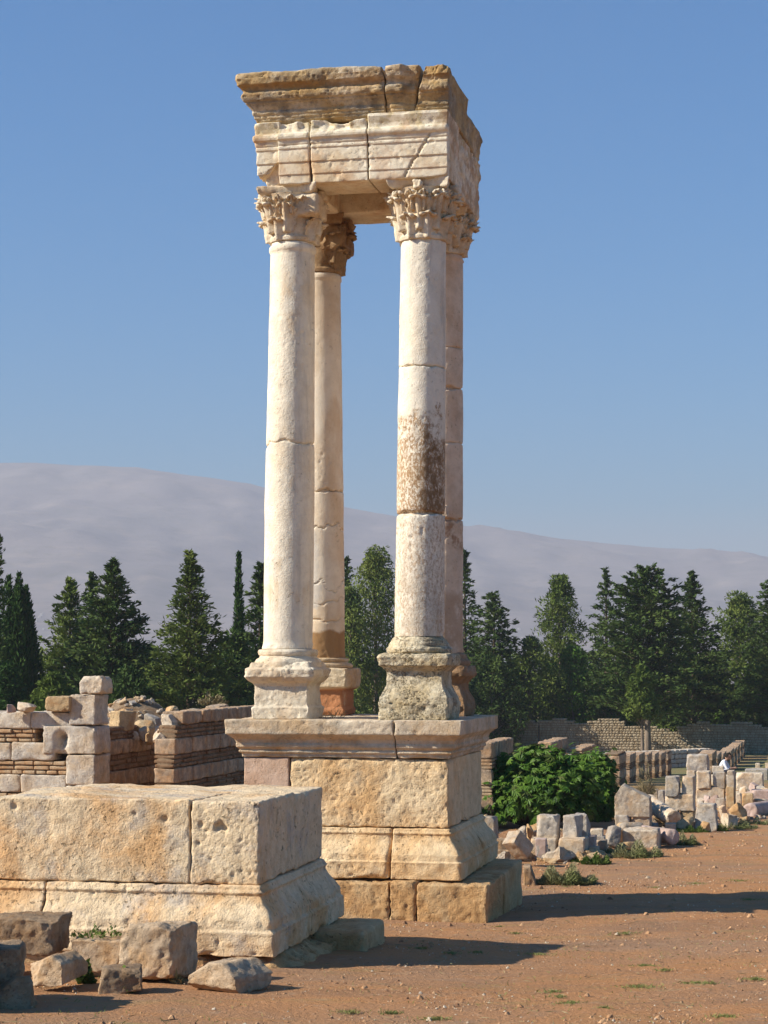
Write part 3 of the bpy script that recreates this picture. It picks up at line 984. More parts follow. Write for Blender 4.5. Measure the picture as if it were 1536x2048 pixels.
def make_capital(mb, xy, z0, z1, rt, si, k):
    rng = random.Random(500 + si)
    cx, cy = xy
    H = z1 - z0
    bell = [(rt * 0.90, z0), (rt * 1.06, z0 + 0.015), (rt * 1.08, z0 + 0.05), (rt * 1.0, z0 + 0.08), (rt * 1.08, z0 + H * 0.35), (rt * 1.17, z0 + H * 0.6),
            (rt * 1.30, z0 + H * 0.82), (rt * 1.36, z0 + H * 0.86)]
    pr = []
    for a, b in zip(bell[:-1], bell[1:]):
        for t in np.linspace(0, 1, 6)[:-1]:
            pr.append((a[0] + (b[0] - a[0]) * t, a[1] + (b[1] - a[1]) * t))
    pr.append(bell[-1])
    V, F = lathe(pr, 64)
    nn = V * np.array([1, 1, 0])
    nn /= np.linalg.norm(nn, axis=1, keepdims=True)
    V = V + nn * (0.010 * fbm((V + si * 3) * 8, 4, 0.6, 200 + si))[:, None]
    V += np.array([cx, cy, 0])
    mb.add(V, F)
    miss = {"fl": {(0, 6), (1, 7), (2, 7), (2, 0)}, "fr": {(2, 2)}, "bl": {(0, 6), (1, 5), (1, 6), (2, 5), (2, 6), (0, 5)}, "br": {(1, 5), (2, 6), (0, 4), (1, 6)}}[k]
    # angles: local -Y faces the viewer
    for row, (zf, hf, wd, cu, off) in enumerate(((0.02, 0.36, 0.25, 0.036, 0.5), (0.16, 0.50, 0.26, 0.042, 0.0))):
        for i in range(8):
            if (row, i) in miss:
                continue
            a = (i + off) * PI / 4 + rng.uniform(-0.05, 0.05)
            tip = rng.choice([1.0, 1.0, 0.8, 0.55, 1.0])
            leaf(mb, cx, cy, a, rt * (1.06 + 0.07 * row), z0 + H * zf, H * hf * rng.uniform(0.9, 1.06), wd * rng.uniform(0.92, 1.05),
                 cu * rng.uniform(0.85, 1.15), 20 * si + 8 * row + i, tip, ob=(0.026, 0.046)[row])
    # small leaves and volutes of the upper zone
    for i in range(16):
        if (2, i // 2) in miss:
            continue
        a = (i + 0.5) * PI / 8
        leaf(mb, cx, cy, a, rt * 1.22, z0 + H * 0.46, H * 0.29, 0.14, 0.032, 300 + 20 * si + i, rng.choice([1, 0.7, 0.9]), 0.045)
    for i in range(4):
        a = (i + 0.5) * PI / 2
        if k == "fl" and i == 3 or k == "bl" and i in (0, 3):
            continue
        c = (cx + math.cos(a) * rt * 1.48, cy + math.sin(a) * rt * 1.48, z0 + H * 0.77)
        spiral(mb, c, a, 0.055, 1.6, 0.013)
        for hand in (-1, 1):
            b = i * PI / 2 + hand * 0.16
            c = (cx + math.cos(b) * rt * 1.28, cy + math.sin(b) * rt * 1.28, z0 + H * 0.77)
            spiral(mb, c, b + PI / 2, 0.045, 1.5, 0.010, hand)
    # abacus with hollow sides
    h = 0.362
    V, F = block((-h, -h, z0 + H * 0.845), (h, h, z1 + 0.002), 0.02, 0.014, 0.10 if k in ("fl", "bl") else 0.06, 0.012, 8, seed=230 + si, rough=0.008)
    X, Y = V[:, 0].copy(), V[:, 1].copy()
    V[:, 0] = X * (1 - 0.17 * (1 - np.clip(np.abs(Y) / h, 0, 1) ** 2))
    V[:, 1] = Y * (1 - 0.17 * (1 - np.clip(np.abs(X) / h, 0, 1) ** 2))
    flute = 0.006 * np.cos(V[:, 0] * 2 * PI / 0.085) * np.clip(fbm(V * 6, 2, 0.5, 8) + 0.4, 0, 1) * (np.abs(V[:, 1]) > 0.25)
    V[:, 1] += np.sign(V[:, 1]) * flute * (V[:, 2] > z0 + H * 0.87)
    zt_ = np.clip((V[:, 2] - z0 - H * 0.845) / (H * 0.155), 0, 1)
    V[:, 0] *= 0.90 + 0.10 * zt_
    V[:, 1] *= 0.90 + 0.10 * zt_
    V += np.array([cx, cy, 0])
    mb.add(V, F)
    # boss in the middle of each side
    for i in range(4):
        a = i * PI / 2
        if k == "fl" and i in (3,):
            continue
        bx, by = cx + math.cos(a) * 0.335, cy + math.sin(a) * 0.335
        V, F = block((bx - 0.05, by - 0.05, z0 + H * 0.80), (bx + 0.05, by + 0.05, z0 + H * 0.97), 0.02, 0.03, 0.02, 0.02, 16, seed=250 + si * 4 + i)
        mb.add(V, F)
    # for the damaged capitals a broken mass of plain stone fills one side
    if k == "fl":
        V, F = block((cx + 0.05, cy - 0.30, z0 + H * 0.42), (cx + 0.36, cy + 0.2, z0 + H * 0.86), 0.02, 0.06, 0.12, 0.02, 5, seed=270)
        mb.add(V, F)
    if k == "bl":
        V, F = block((cx - 0.05, cy - 0.27, z0 + H * 0.40), (cx + 0.33, cy + 0.27, z0 + H * 0.86), 0.02, 0.06, 0.12, 0.03, 5, seed=272, rough=0.02)
        mb.add(V, F)


make_tetrapylon()


# ------------------------------------------------------------------ near pedestal (its columns are lost)
def make_near_pedestal():
    al = R(11.0)
    s, c = math.sin(al), math.cos(al)
    cornx, corny = -0.968, 15.23
    cx = cornx - HW * c + HW * s
    cy = corny + HW * s + HW * c
    root = empty("ruined_pedestal", (cx, cy, 0), -al)
    tag(root, "massive near pedestal without columns, moulded at its foot, left foreground", "pedestal")
    mb = MB()
    xj = 0.555
    # dado: long stone, corner stone, back stones
    V, F = block((-HW, -HW, 0.929), (xj - 0.006, 0.1, 1.575), 0.0135, 0.014, 0.05, 0.012, 4.0, seed=301, pit=0.006, pitf=44, rough=0.004)
    V = pits_at(V, [(-0.9, -HW, 1.5), (0.35, -HW, 1.42), (0.1, -HW, 1.46)], (0.03, 0.03, 0.02), (0.03, 0.03, 0.02))
    V[:, 2] += 0.02 * np.clip((V[:, 2] - 1.4) / 0.2, 0, 1) * fbm(V * np.array([1.5, 1.5, 0]), 2, 0.5, 3)
    mb.add(V, F)
    V, F = block((xj + 0.004, -HW, 0.929), (HW, 0.1, 1.565), 0.0135, 0.016, 0.05, 0.010, 4.5, seed=304, pit=0.010, pitf=42, rough=0.004)
    V = pits_at(V, [(0.80, -HW, 1.375), (0.77, -HW, 1.36), (0.83, -HW, 1.355), (0.64, -HW, 1.38), (0.68, -HW, 1.34), (0.62, -HW, 1.24), (0.72, -HW, 1.12)],
                (0.035, 0.025, 0.025, 0.02, 0.016, 0.018, 0.014), (0.05, 0.04, 0.04, 0.03, 0.02, 0.025, 0.02))
    mb.add(V, F)
    V, F = block((-HW, 0.108, 0.929), (HW, HW, 1.55), 0.022, 0.02, 0.06, 0.010, 4.5, seed=307, rough=0.005)
    V[:, 2] += 0.02 * np.clip((V[:, 2] - 1.4) / 0.2, 0, 1) * fbm(V * np.array([2.5, 2.5, 0]), 3, 0.5, 9)
    mb.add(V, F)
    dado = mb.build("dado", M["fgped"], root)
    mb = MB()
    course(mb, [-0.62], [0.0, 0.62], 0.403, 0.924, moulded(BASE_Z, BASE_O), 0.015, 321, gap=0.006, zl=zbreaks(BASE_Z), r0=0.012, chip=0.05,
           amp=0.009, freq=4.5, pit=0.010)
    mb.build("base_moulding", M["fgped"], dado)
    mb = MB()
    V, F = block((0.2, 0.2, -0.25), (HW + 0.56, HW + 0.05, 0.40), 0.02, 0.03, 0.09, 0.016, 4, seed=331, rough=0.01)
    mb.add(V, F)
    V, F = block((0.3, -HW - 0.12, -0.2), (HW + 0.33, 0.19, 0.385), 0.018, 0.03, 0.16, 0.03, 3.5, seed=333, rough=0.035, pit=0.02)
    k = np.clip((V[:, 0] - (HW + 0.12)) / 0.25, 0, 1)
    V[:, 2] -= k * (0.13 + 0.08 * fbm(V * 5, 2, 0.5, 4)) * (V[:, 2] > 0.2)
    mb.add(V, F)
    V, F = block((-HW - 0.3, -HW - 0.10, -0.2), (0.295, 0.1, 0.40), 0.03, 0.02, 0.05, 0.012, 4, seed=335)
    mb.add(V, F)
    mb.build("plinth_step", M["step"], dado)
    # rubble left lying on top
    return root


make_near_pedestal()


# ------------------------------------------------------------------ loose stones placed where they lie
RS = random.Random(7)
_seed = [1000]


_yo = [12.0, 24.0, 25.4, 25.95, 30.5, 31.6, 36.0, 39.0, 52.0]
_yn = [12.0] + [ground_hit(a, b).y for a, b in ((1050, 1745), (1110, 1724), (1120, 1718), (1270, 1664), (1370, 1657), (1430, 1612), (1500, 1581), (1530, 1543))]


def YM(Y):
    """distance of the rubble row stones, so that the lowest of each pile stand on the ground"""
    return float(np.interp(Y, _yo, _yn)) if Y < 52.5 else Y


def stone(name, label, cat, xl, xr, yt, yb, Y=None, d=None, rz=-12, mat="rub", tilt=(0, 0), group=None, chip=0.12, amp=0.035, rough=0.035,
          sink=0.03, shape=None, res=14, r0=0.07):
    """a loose stone whose face spans the photo box (xl..xr, yt..yb); Y is found on the ground unless it rests on another stone"""
    if Y is None:
        p = ground_hit((xl + xr) / 2, yb)
        Y = p.y
    else:
        if xl > 940:
            Y = YM(Y)
        p = at((xl + xr) / 2, yb, Y)
        if xl > 940:      # stones low in a pile reach down into the soil
            g = p.z - gz(p.x, Y)
            if 0 < g < 0.22:
                sink = max(sink, g + 0.03)
    k = ppm(Y)
    w, h = (xr - xl) / k, (yb - yt) / k
    if d is None:
        d = w * 0.8
    a = math.radians(rz)
    w2 = max(0.6 * w, (w - abs(math.sin(a)) * d * 0.6) / max(0.5, math.cos(a)))
    _seed[0] += 1
    sd = _seed[0]
    mn = min(w2, h, d)
    V, F = block((-w2 / 2, -d / 2, -sink), (w2 / 2, d / 2, h), max(0.014, max(w2, h, d) / res), mn * r0, mn * chip, mn * amp, 2.2 / max(mn, 0.1), seed=sd,
                 rough=mn * rough, pit=mn * 0.02, pitf=5 / max(mn, 0.1))
    if shape is None:
        shape = cornered
    V = shape(V, w2, d, h)
    mb = MB()
    Rm = np.eye(4)
    Rm[:3, :3] = rotm(math.radians(tilt[0]), math.radians(tilt[1]), 0)
    V2 = V @ Rm[:3, :3].T
    V2[:, 2] -= V2[:, 2].min() + sink
    mb.add(V2, F)
    o = mb.build(name, M[mat])
    o.location = (p.x, Y + d / 2 * math.cos(a), p.z)
    o.rotation_euler = (0, 0, a)
    tag(o, label, cat, group)
    return o


def facet(V, w, d, h, k, seed, lo=0.6, hi=0.95, up=0.25, zc=0.38):
    rng = np.random.default_rng(seed)
    c = np.array([0, 0, h * zc])
    Q = V - c
    S = np.array([w, d, h]) / 2
    for _ in range(k):
        n = rng.normal(size=3)
        n[2] = n[2] * 0.8 + up
        n = n / S
        n /= np.linalg.norm(n)
        sup = (Q @ n).max()
        off = sup * rng.uniform(lo, hi)
        over = np.clip(Q @ n - off, 0, None)
        Q = Q - np.outer(over, n)
    sz = max(w, h)
    Q = Q + Q / sz * 0.10 * fbm(Q / sz * 5 + seed, 4, 0.6, seed)[:, None] * sz * 0.6
    return Q + c


def rocky(V, w, d, h):
    return facet(V, w, d, h, 16, int(w * 9173 + h * 3571) % 9973, 0.55, 0.9)


def cornered(V, w, d, h):
    rng = np.random.default_rng(int(w * 9173 + h * 3571) % 9973)
    c = np.array([0, 0, h * 0.5])
    Q = V - c
    for _ in range(4):
        n = np.array([rng.choice([-1, 1]), rng.choice([-1, 1]) * rng.uniform(0.3, 1), rng.choice([1, 1, -1]) * rng.uniform(0.2, 1)]) / np.array([w, d, h])
        n /= np.linalg.norm(n)
        sup = (Q @ n).max()
        over = np.clip(Q @ n - sup * rng.uniform(0.80, 0.97), 0, None)
        Q = Q - np.outer(over, n)
    return Q + c


# foreground rocks
def slab_rock(k=7, lo=0.72, hi=0.96, seed=1, top=None):
    def f(V, w, d, h):
        Q = V.copy()
        if top is not None:
            t = np.clip(V[:, 2] / h, 0, 1)
            Q[:, 2] = np.where(V[:, 2] > 0, V[:, 2] * np.interp(V[:, 0], np.array(top[0]) * w, top[1]), V[:, 2])
        return facet(Q, w, d, h, k, seed, lo, hi, 0.15, 0.45)
    return f


FR_ = dict(chip=0.06, amp=0.025, rough=0.035, res=44)
stone("rock", "dark pitted boulder in the lower left before the near pedestal", "rock", -60, 118, 1842, 1905, 14.25, 0.5, -8, "fgrock", shape=slab_rock(6, 0.8, 0.97, 3, ([-0.5, 0.1, 0.5], [0.85, 1.0, 0.95])), chip=0.08, amp=0.04, rough=0.06, res=52)
stone("rock", "big dark rock cut by the left edge of the photo", "rock", -120, 32, 1908, 2012, 12.5, 0.5, 6, "fgrock", shape=slab_rock(6, 0.78, 0.96, 5), **FR_)
stone("rock", "pale-topped slanting rock between the dark boulders and the weeds", "rock", 54, 160, 1914, 1966, 13.35, 0.42, -20, "fgblk", shape=slab_rock(8, 0.62, 0.9, 8, ([-0.5, 0.2, 0.5], [0.55, 1.0, 0.7])), **FR_)
stone("rock", "low rough rock joined to the side of the squared block", "rock", 142, 268, 1886, 1940, 14.2, 0.3, -14, "fgblk", shape=slab_rock(6, 0.78, 0.95, 12), **FR_)
stone("stone_block", "squared grey-brown block with its sunlit face leaning on the near pedestal", "block", 240, 374, 1868, 1962, 13.95, 0.5, -16, "fgblk", (-4, 0), shape=slab_rock(4, 0.86, 0.97, 14, ([-0.5, -0.3, 0.0, 0.5], [0.72, 0.98, 1.0, 1.0])), **FR_)
stone("rock", "small brown rock with green weeds growing against it", "rock", 190, 280, 1940, 1984, 13.25, 0.28, 8, "fgrock", shape=slab_rock(9, 0.65, 0.92, 16), **FR_)
stone("rock", "wedge-shaped rock half buried before the corner of the near pedestal", "rock", 388, 526, 1930, 1978, 13.45, 0.4, -34, "fgblk", shape=slab_rock(4, 0.8, 0.95, 21, ([-0.5, -0.15, 0.2, 0.5], [0.40, 0.98, 1.0, 0.45])), **FR_)
stone("rock", "grey boulder in shade at the bottom left corner", "rock", -40, 56, 1964, 2020, 12.2, 0.35, 0, "fgrock", shape=rocky, **FR_)
stone("rock", "large rock outside the left edge whose shadow lies across the bottom left corner", "rock", -330, -130, 1830, 2060, 11.9, 0.8, 0, "fgrock", shape=slab_rock(5, 0.8, 0.96, 25), **FR_)
stone("rock", "reddish wedge of rock leaning on the right end of the tetrapylon step", "rock", 1050, 1082, 1738, 1786, 22.5, 0.5, -5, "fgrock", chip=0.2, amp=0.05, res=22,
      shape=lambda V, w, d, h: np.stack([V[:, 0] * (1 - 0.5 * np.clip(V[:, 2] / h, 0, 1)) - 0.3 * w * np.clip(V[:, 2] / h, 0, 1), V[:, 1], V[:, 2]], -1))

# rubble row on the right, from the tetrapylon outwards
YA = 25.6
stone("stone_block", "grey squared block beside the tetrapylon with a small orange stone on it", "block", 955, 997, 1636, 1672, 27.6, 0.35, -14, "rubgrey")
stone("rock", "small orange stone on top of the grey squared block", "rock", 967, 979, 1627, 1637, 27.7, 0.08, 0, "rubtan", shape=rocky)
stone("stone_block", "upper of two dark pitted stones beneath the tilted beam", "block", 986, 1030, 1682, 1703, 25.5, 0.35, -12, "fgrock", rough=0.12, chip=0.2)
stone("stone_block", "lower of two dark pitted stones beneath the tilted beam", "block", 984, 1040, 1703, 1728, 25.4, 0.4, -10, "fgrock", rough=0.12, chip=0.2)
def tilted_beam():
    V, F = block((-0.12, -0.12, -0.36), (0.12, 0.12, 0.0), 0.02, 0.012, 0.025, 0.006, 6, seed=1471, rough=0.006)
    mb = MB()
    n = Vector((-0.60, -0.42, 0.68)).normalized()
    q = n.to_track_quat("Z", "Y")
    mb.add(V @ np.array(q.to_matrix() @ Euler((0, 0, R(12))).to_matrix()).T, F)
    o = mb.build("stone_beam", M["rub"])
    o.location = at(1022, 1673, YM(24.6))
    tag(o, "tilted squared beam with a bright end, lying across the rubble", "beam")


tilted_beam()
stone("stone_block", "grey cube set on the low stone course before the bush", "block", 1076, 1122, 1634, 1680, 26.2, 0.34, -10, "rubgrey", chip=0.1)
stone("stone_block", "brownish cube with a broken notch on the low course before the bush", "block", 1130, 1168, 1634, 1680, 26.1, 0.34, -22, "rubgrey", chip=0.22, rough=0.04)
stone("stone_block", "taller grey block just behind the notched cube", "block", 1148, 1183, 1631, 1680, 26.5, 0.3, -18, "rubgrey")
stone("stone_block", "left stone of the low course beneath the grey cube", "block", 1064, 1120, 1680, 1716, 26.0, 0.45, -10, "rub")
stone("stone_block", "right stone of the low course beneath the notched cube", "block", 1121, 1180, 1680, 1720, 25.9, 0.5, -14, "rub", chip=0.08)
stone("rock", "low pale fragment at the foot of the low stone course", "rock", 1110, 1152, 1704, 1722, 25.5, 0.3, -30, "rub", shape=rocky, chip=0.2)
stone("rock", "small cream stone beside the low pale fragment", "rock", 1102, 1118, 1709, 1724, 25.4, 0.12, 20, "rub", shape=rocky)
stone("rock", "thin dark-edged slab stacked right of the tilted beam, uppermost", "slab", 1072, 1096, 1679, 1692, 25.6, 0.25, -10, "rubpink")
stone("rock", "middle slab stacked right of the tilted beam", "slab", 1074, 1098, 1692, 1702, 25.6, 0.25, -4, "rubgrey")
stone("rock", "lowest slab stacked right of the tilted beam", "slab", 1074, 1102, 1702, 1722, 25.6, 0.3, -14, "rub")
stone("stone_block", "pinkish block standing at the right end of the low course", "block", 1177, 1196, 1674, 1700, 26.4, 0.3, -12, "rubpink")
stone("stone_block", "pale flat block topping the stack right of the pinkish block", "block", 1182, 1210, 1660, 1674, 27.0, 0.3, -10, "rub")
stone("stone_slab", "thin grey slab in the stack right of the pinkish block", "slab", 1193, 1214, 1674, 1682, 26.9, 0.3, -10, "rubgrey")
stone("stone_block", "squared stone under the thin grey slab", "block", 1194, 1218, 1682, 1702, 26.8, 0.3, -10, "rub")
stone("stone_block", "pale stone lowest in the stack beside the weeds", "block", 1178, 1202, 1697, 1716, 26.2, 0.3, -14, "rub")
stone("stone_slab", "grey slab leaning back against the dark of the bush", "slab", 1209, 1236, 1660, 1698, 27.4, 0.25, 10, "rubgrey", (-14, 24), chip=0.15)
stone("rock", "jagged tan stone leaning beside the broken column drum", "rock", 1228, 1251, 1650, 1676, 28.2, 0.2, 30, "rubtan", (0, 30), chip=0.25)
for i, (a, b_, c, d_, mt) in enumerate(((1040, 1054, 1652, 1664, "rub"), (1052, 1068, 1650, 1668, "rubtan"), (1064, 1078, 1660, 1672, "rub"), (1022, 1040, 1658, 1668, "rubgrey"))):
    stone("rock", "round rubble stone heaped behind the grey cube and the tilted beam", "rock", a, b_, c, d_, 27.3 + 0.1 * i, 0.18, 20 * i, mt, shape=rocky, group="rubble stones before the bush", sink=0.12)


# gable-topped block and its course
def gable(V, w, d, h):
    f = np.interp(V[:, 0], [-w / 2, -w * 0.28, w * 0.28, w / 2], [0.62, 1.0, 0.70, 0.58])
    t = np.clip(V[:, 2] / h, 0, 1)
    out = V.copy()
    out[:, 2] = np.where(V[:, 2] > 0, V[:, 2] * (1 - t * (1 - f)), V[:, 2])
    return out


YG = 30.5
stone("stone_block", "pale gable-topped block set upright beside the bush", "block", 1233, 1307, 1572, 1632, YG, 0.45, -12, "rub", chip=0.05, amp=0.015, shape=gable, res=26, r0=0.03)
stone("stone_block", "rough left stone beneath the gable-topped block", "block", 1233, 1267, 1632, 1664, YG, 0.45, -12, "rubgrey", rough=0.05)
stone("stone_block", "smooth right stone beneath the gable-topped block", "block", 1268, 1308, 1632, 1662, YG, 0.45, -12, "rub", chip=0.06)


def cyl(name, label, p0, p1, r0, r1, mat, cat="column drum", n=28, seed=1, broken=0.03):
    p0, p1 = np.array(p0), np.array(p1)
    ax = p1 - p0
    L = np.linalg.norm(ax)
    ax = ax / L
    up = np.array([0, 0, 1.0])
    s = np.cross(ax, up)
    s /= np.linalg.norm(s)
    t = np.cross(s, ax)
    pr = [(0.0005, 0), (r0 * 0.6, 0.0), (r0 * 0.95, 0.005)] + [(r0 + (r1 - r0) * k, 0.02 + (L - 0.04) * k) for k in np.linspace(0, 1, 16)] + [(r1 * 0.95, L - 0.005), (r1 * 0.6, L), (0.0005, L)]
    V, F = lathe(pr, n)
    nz = fbm((V + seed) * 5, 3, 0.55, seed)
    V[:, :2] *= (1 + 0.05 * nz)[:, None]
    e = np.clip(1 - np.minimum(V[:, 2], L - V[:, 2]) / 0.08, 0, 1)
    V[:, 2] += e * broken * fbm((V * np.array([1, 1, 0]) + seed) * 6, 3, 0.6, seed + 3)
    Wd = p0 + np.outer(V[:, 0], s) + np.outer(V[:, 1], t) + np.outer(V[:, 2], ax)
    base = Vector(((p0 + p1) / 2)) - Vector((0, 0, max(r0, r1)))
    mb = MB()
    mb.add(Wd - np.array(base), F)
    o = mb.build(name, M[mat])
    o.location = base
    tag(o, label, cat)
    return o


def V3(p):
    return (p.x, p.y, p.z)


cyl("fallen_column", "pinkish fallen column lying behind the pale speckled block", V3(at(1262, 1662, YM(28.9))), V3(at(1346, 1674, YM(27.6))), 0.12, 0.125, "rubpink", "fallen column", seed=3)
cyl("fallen_column", "pale broken drum lying at the left end of the pinkish column", V3(at(1247, 1656, YM(28.2))), V3(at(1280, 1658, YM(28.3))), 0.10, 0.115, "rub", "column drum", seed=4, broken=0.1)
cyl("fallen_column", "grey column fragment sloping down behind the gable-topped block", V3(at(1296, 1604, YM(32.2))), V3(at(1348, 1638, YM(31.4))), 0.16, 0.15, "rub", "fallen column", seed=5)
stone("stone_block", "pale speckled block lying in front of the pinkish fallen column", "block", 1250, 1324, 1662, 1702, 27.5, 0.34, -16, "rub", (6, 0), chip=0.1, rough=0.05, res=22)
stone("stone_block", "small grey upright stone behind the gable-topped block", "block", 1305, 1319, 1580, 1604, 34.0, 0.25, -12, "rubgrey")
stone("stone_block", "grey stone with a slanting break beside the holed block", "block", 1319, 1337, 1582, 1614, 33.8, 0.3, -20, "rubgrey")

YT = 32.0
stone("stone_block", "grey block pierced by holes, upper left of the stacked pier", "block", 1333, 1365, 1555, 1591, YT, 0.4, -12, "rubgrey", chip=0.14)
stone("stone_block", "pitted narrow block, upper right of the stacked pier", "block", 1367, 1396, 1555, 1591, YT, 0.45, -14, "rub", rough=0.05)
stone("stone_block", "long block with an orange right end in the middle of the stacked pier", "block", 1333, 1396, 1591, 1621, YT, 0.5, -12, "rub", chip=0.07, res=22)
stone("stone_block", "slim upright stone low in the stacked pier", "block", 1349, 1363, 1621, 1640, YT, 0.4, -12, "rub")
stone("stone_block", "tan stone low in the right of the stacked pier", "block", 1363, 1397, 1621, 1646, YT, 0.45, -14, "rubtan", chip=0.2)
stone("rock", "rounded boulder at the foot of the stacked pier", "rock", 1351, 1397, 1638, 1660, 30.7, 0.5, -10, "rubtan", shape=rocky, chip=0.25)
stone("stone_slab", "thin pale slab on the ground left of the rounded boulder", "slab", 1332, 1356, 1648, 1658, 30.6, 0.3, -10, "rub")
stone("stone_block", "large dark-faced block crowning the far stack", "block", 1376, 1422, 1511, 1543, 38.5, 0.5, -14, "rubgrey", res=20)
stone("stone_block", "small rough block under the large dark-faced block", "block", 1375, 1395, 1543, 1560, 37.5, 0.4, -12, "rub", sink=0.3)
YV = 36.0
stone("stone_block", "pale upper left block of the square stack behind the notched slab", "block", 1396, 1428, 1545, 1576, YV, 0.5, -12, "rub")
stone("stone_block", "dark-edged upper middle block of the square stack", "block", 1429, 1457, 1546, 1576, YV, 0.5, -12, "rubgrey")
stone("stone_block", "long pale lower block of the square stack", "block", 1396, 1456, 1576, 1594, YV, 0.6, -12, "rub", res=20, chip=0.1)
stone("stone_block", "shaded upright upper block at the right of the square stack", "block", 1457, 1478, 1543, 1575, YV - 0.15, 0.6, -14, "rub")
stone("stone_block", "shaded upright lower block at the right of the square stack", "block", 1456, 1478, 1575, 1612, YV - 0.15, 0.6, -14, "rubtan", chip=0.06)
stone("stone_block", "small cream block on top of the square stack below the seated person", "block", 1426, 1452, 1534, 1546, YV + 0.1, 0.4, -10, "rub")
for i, (a, b_, c, d_) in enumerate(((1396, 1410, 1596, 1604), (1409, 1424, 1592, 1606), (1396, 1409, 1604, 1613), (1412, 1420, 1600, 1614), (1422, 1440, 1590, 1612), (1436, 1452, 1596, 1612))):
    stone("rock", "small dark rubble stone wedged under the square stack", "rock", a, b_, c, d_, YV - 0.3 - 0.06 * i, 0.25, 15 * i, ("rub", "rubpink", "rubgrey")[i % 3], shape=rocky,
          group="rubble under the square stack", sink=0.15)


def notch(V, w, d, h):
    out = V.copy()
    t = np.clip(V[:, 2] / h, 0, 1)
    out[:, 0] += 0.12 * w * (1 - t) * np.sign(V[:, 0])
    out[:, 1] -= 0.1 * (1 - t) ** 2
    return out


stone("stone_slab", "broad grey slab standing upright with a broken notched foot", "slab", 1396, 1437, 1611, 1658, 31.0, 0.35, -14, "rubgrey", shape=notch, chip=0.12, res=22)
stone("rock", "orange stone at the foot of the notched slab", "rock", 1404, 1424, 1644, 1662, 30.5, 0.2, 0, "rubtan", shape=rocky)
stone("rock", "bright leaf-shaped chip of stone standing between slab and boulders", "rock", 1443, 1457, 1613, 1634, 33.0, 0.12, 20, "rub", (0, -20), chip=0.3)
stone("rock", "pale pink boulder before the rough tan boulder", "rock", 1444, 1476, 1626, 1652, 31.6, 0.35, 10, "rub", shape=rocky, chip=0.25)
stone("rock", "rough tan boulder between the pale boulder and the grey drum", "rock", 1458, 1498, 1608, 1640, 32.8, 0.45, -20, "rubtan", shape=rocky, chip=0.2, rough=0.06)
cyl("fallen_column", "grey-mauve column drum lying at the right edge of the photo", V3(at(1500, 1622, YM(33.4))), V3(at(1545, 1616, YM(34.4))), 0.16, 0.16, "rubpink", "column drum", seed=9)
stone("stone_slab", "large pale slab behind the square stack at the right edge", "slab", 1476, 1532, 1548, 1580, 39.0, 0.6, -12, "rub", chip=0.05, res=20, sink=0.2)
stone("stone_block", "stone cut by the right edge above the grey-mauve drum", "block", 1506, 1550, 1582, 1602, 35.8, 0.5, -12, "rubpink", chip=0.2)
stone("stone_block", "brown block with a slanting shadow right of the square stack", "block", 1486, 1510, 1588, 1608, 34.9, 0.3, -10, "rubtan")
stone("stone_block", "pale stone beside the shaded lower block of the square stack", "block", 1474, 1487, 1588, 1610, 35.2, 0.3, -12, "rub")
stone("rock", "white wedge of stone before the right edge of the square stack", "rock", 1508, 1538, 1596, 1612, 35.0, 0.3, 15, "rub", (0, 12), shape=rocky)
for i, (a, b_, c, d_) in enumerate(((1478, 1492, 1578, 1588), (1490, 1504, 1574, 1584), (1500, 1520, 1566, 1580), (1482, 1500, 1566, 1576), (1518, 1534, 1570, 1582), (1494, 1508, 1580, 1590), (1526, 1542, 1576, 1586))):
    stone("rock", "flat brown rubble stone heaped below the large pale slab", "rock", a, b_, c, d_, 37.6 - 0.2 * i, 0.3, 10 * i, ("rub", "rubgrey", "rubpink")[i % 3], shape=rocky,
          group="rubble below the pale slab", sink=0.2)
stone("stone_block", "small upright block far right behind the slab", "block", 1512, 1522, 1527, 1542, 52.0, 0.3, -12, "rub", sink=0.3)
stone("stone_block", "small block cut by the right edge far behind the slab", "block", 1532, 1545, 1527, 1544, 52.0, 0.3, -12, "rub", sink=0.3)
stone("stone_slab", "low flat slab far right in front of the small blocks", "slab", 1494, 1545, 1540, 1550, 45.0, 1.2, -12, "rubgrey", sink=0.4)


# ------------------------------------------------------------------ striped walls (stone courses over thin brick courses)
def low_block(lo, hi, seed, r=0.02, amp=0.012, step=0.08):
    return block(lo, hi, step * 0.75, r, r * 1.6, amp, 5, seed=seed, rough=amp * 0.6)


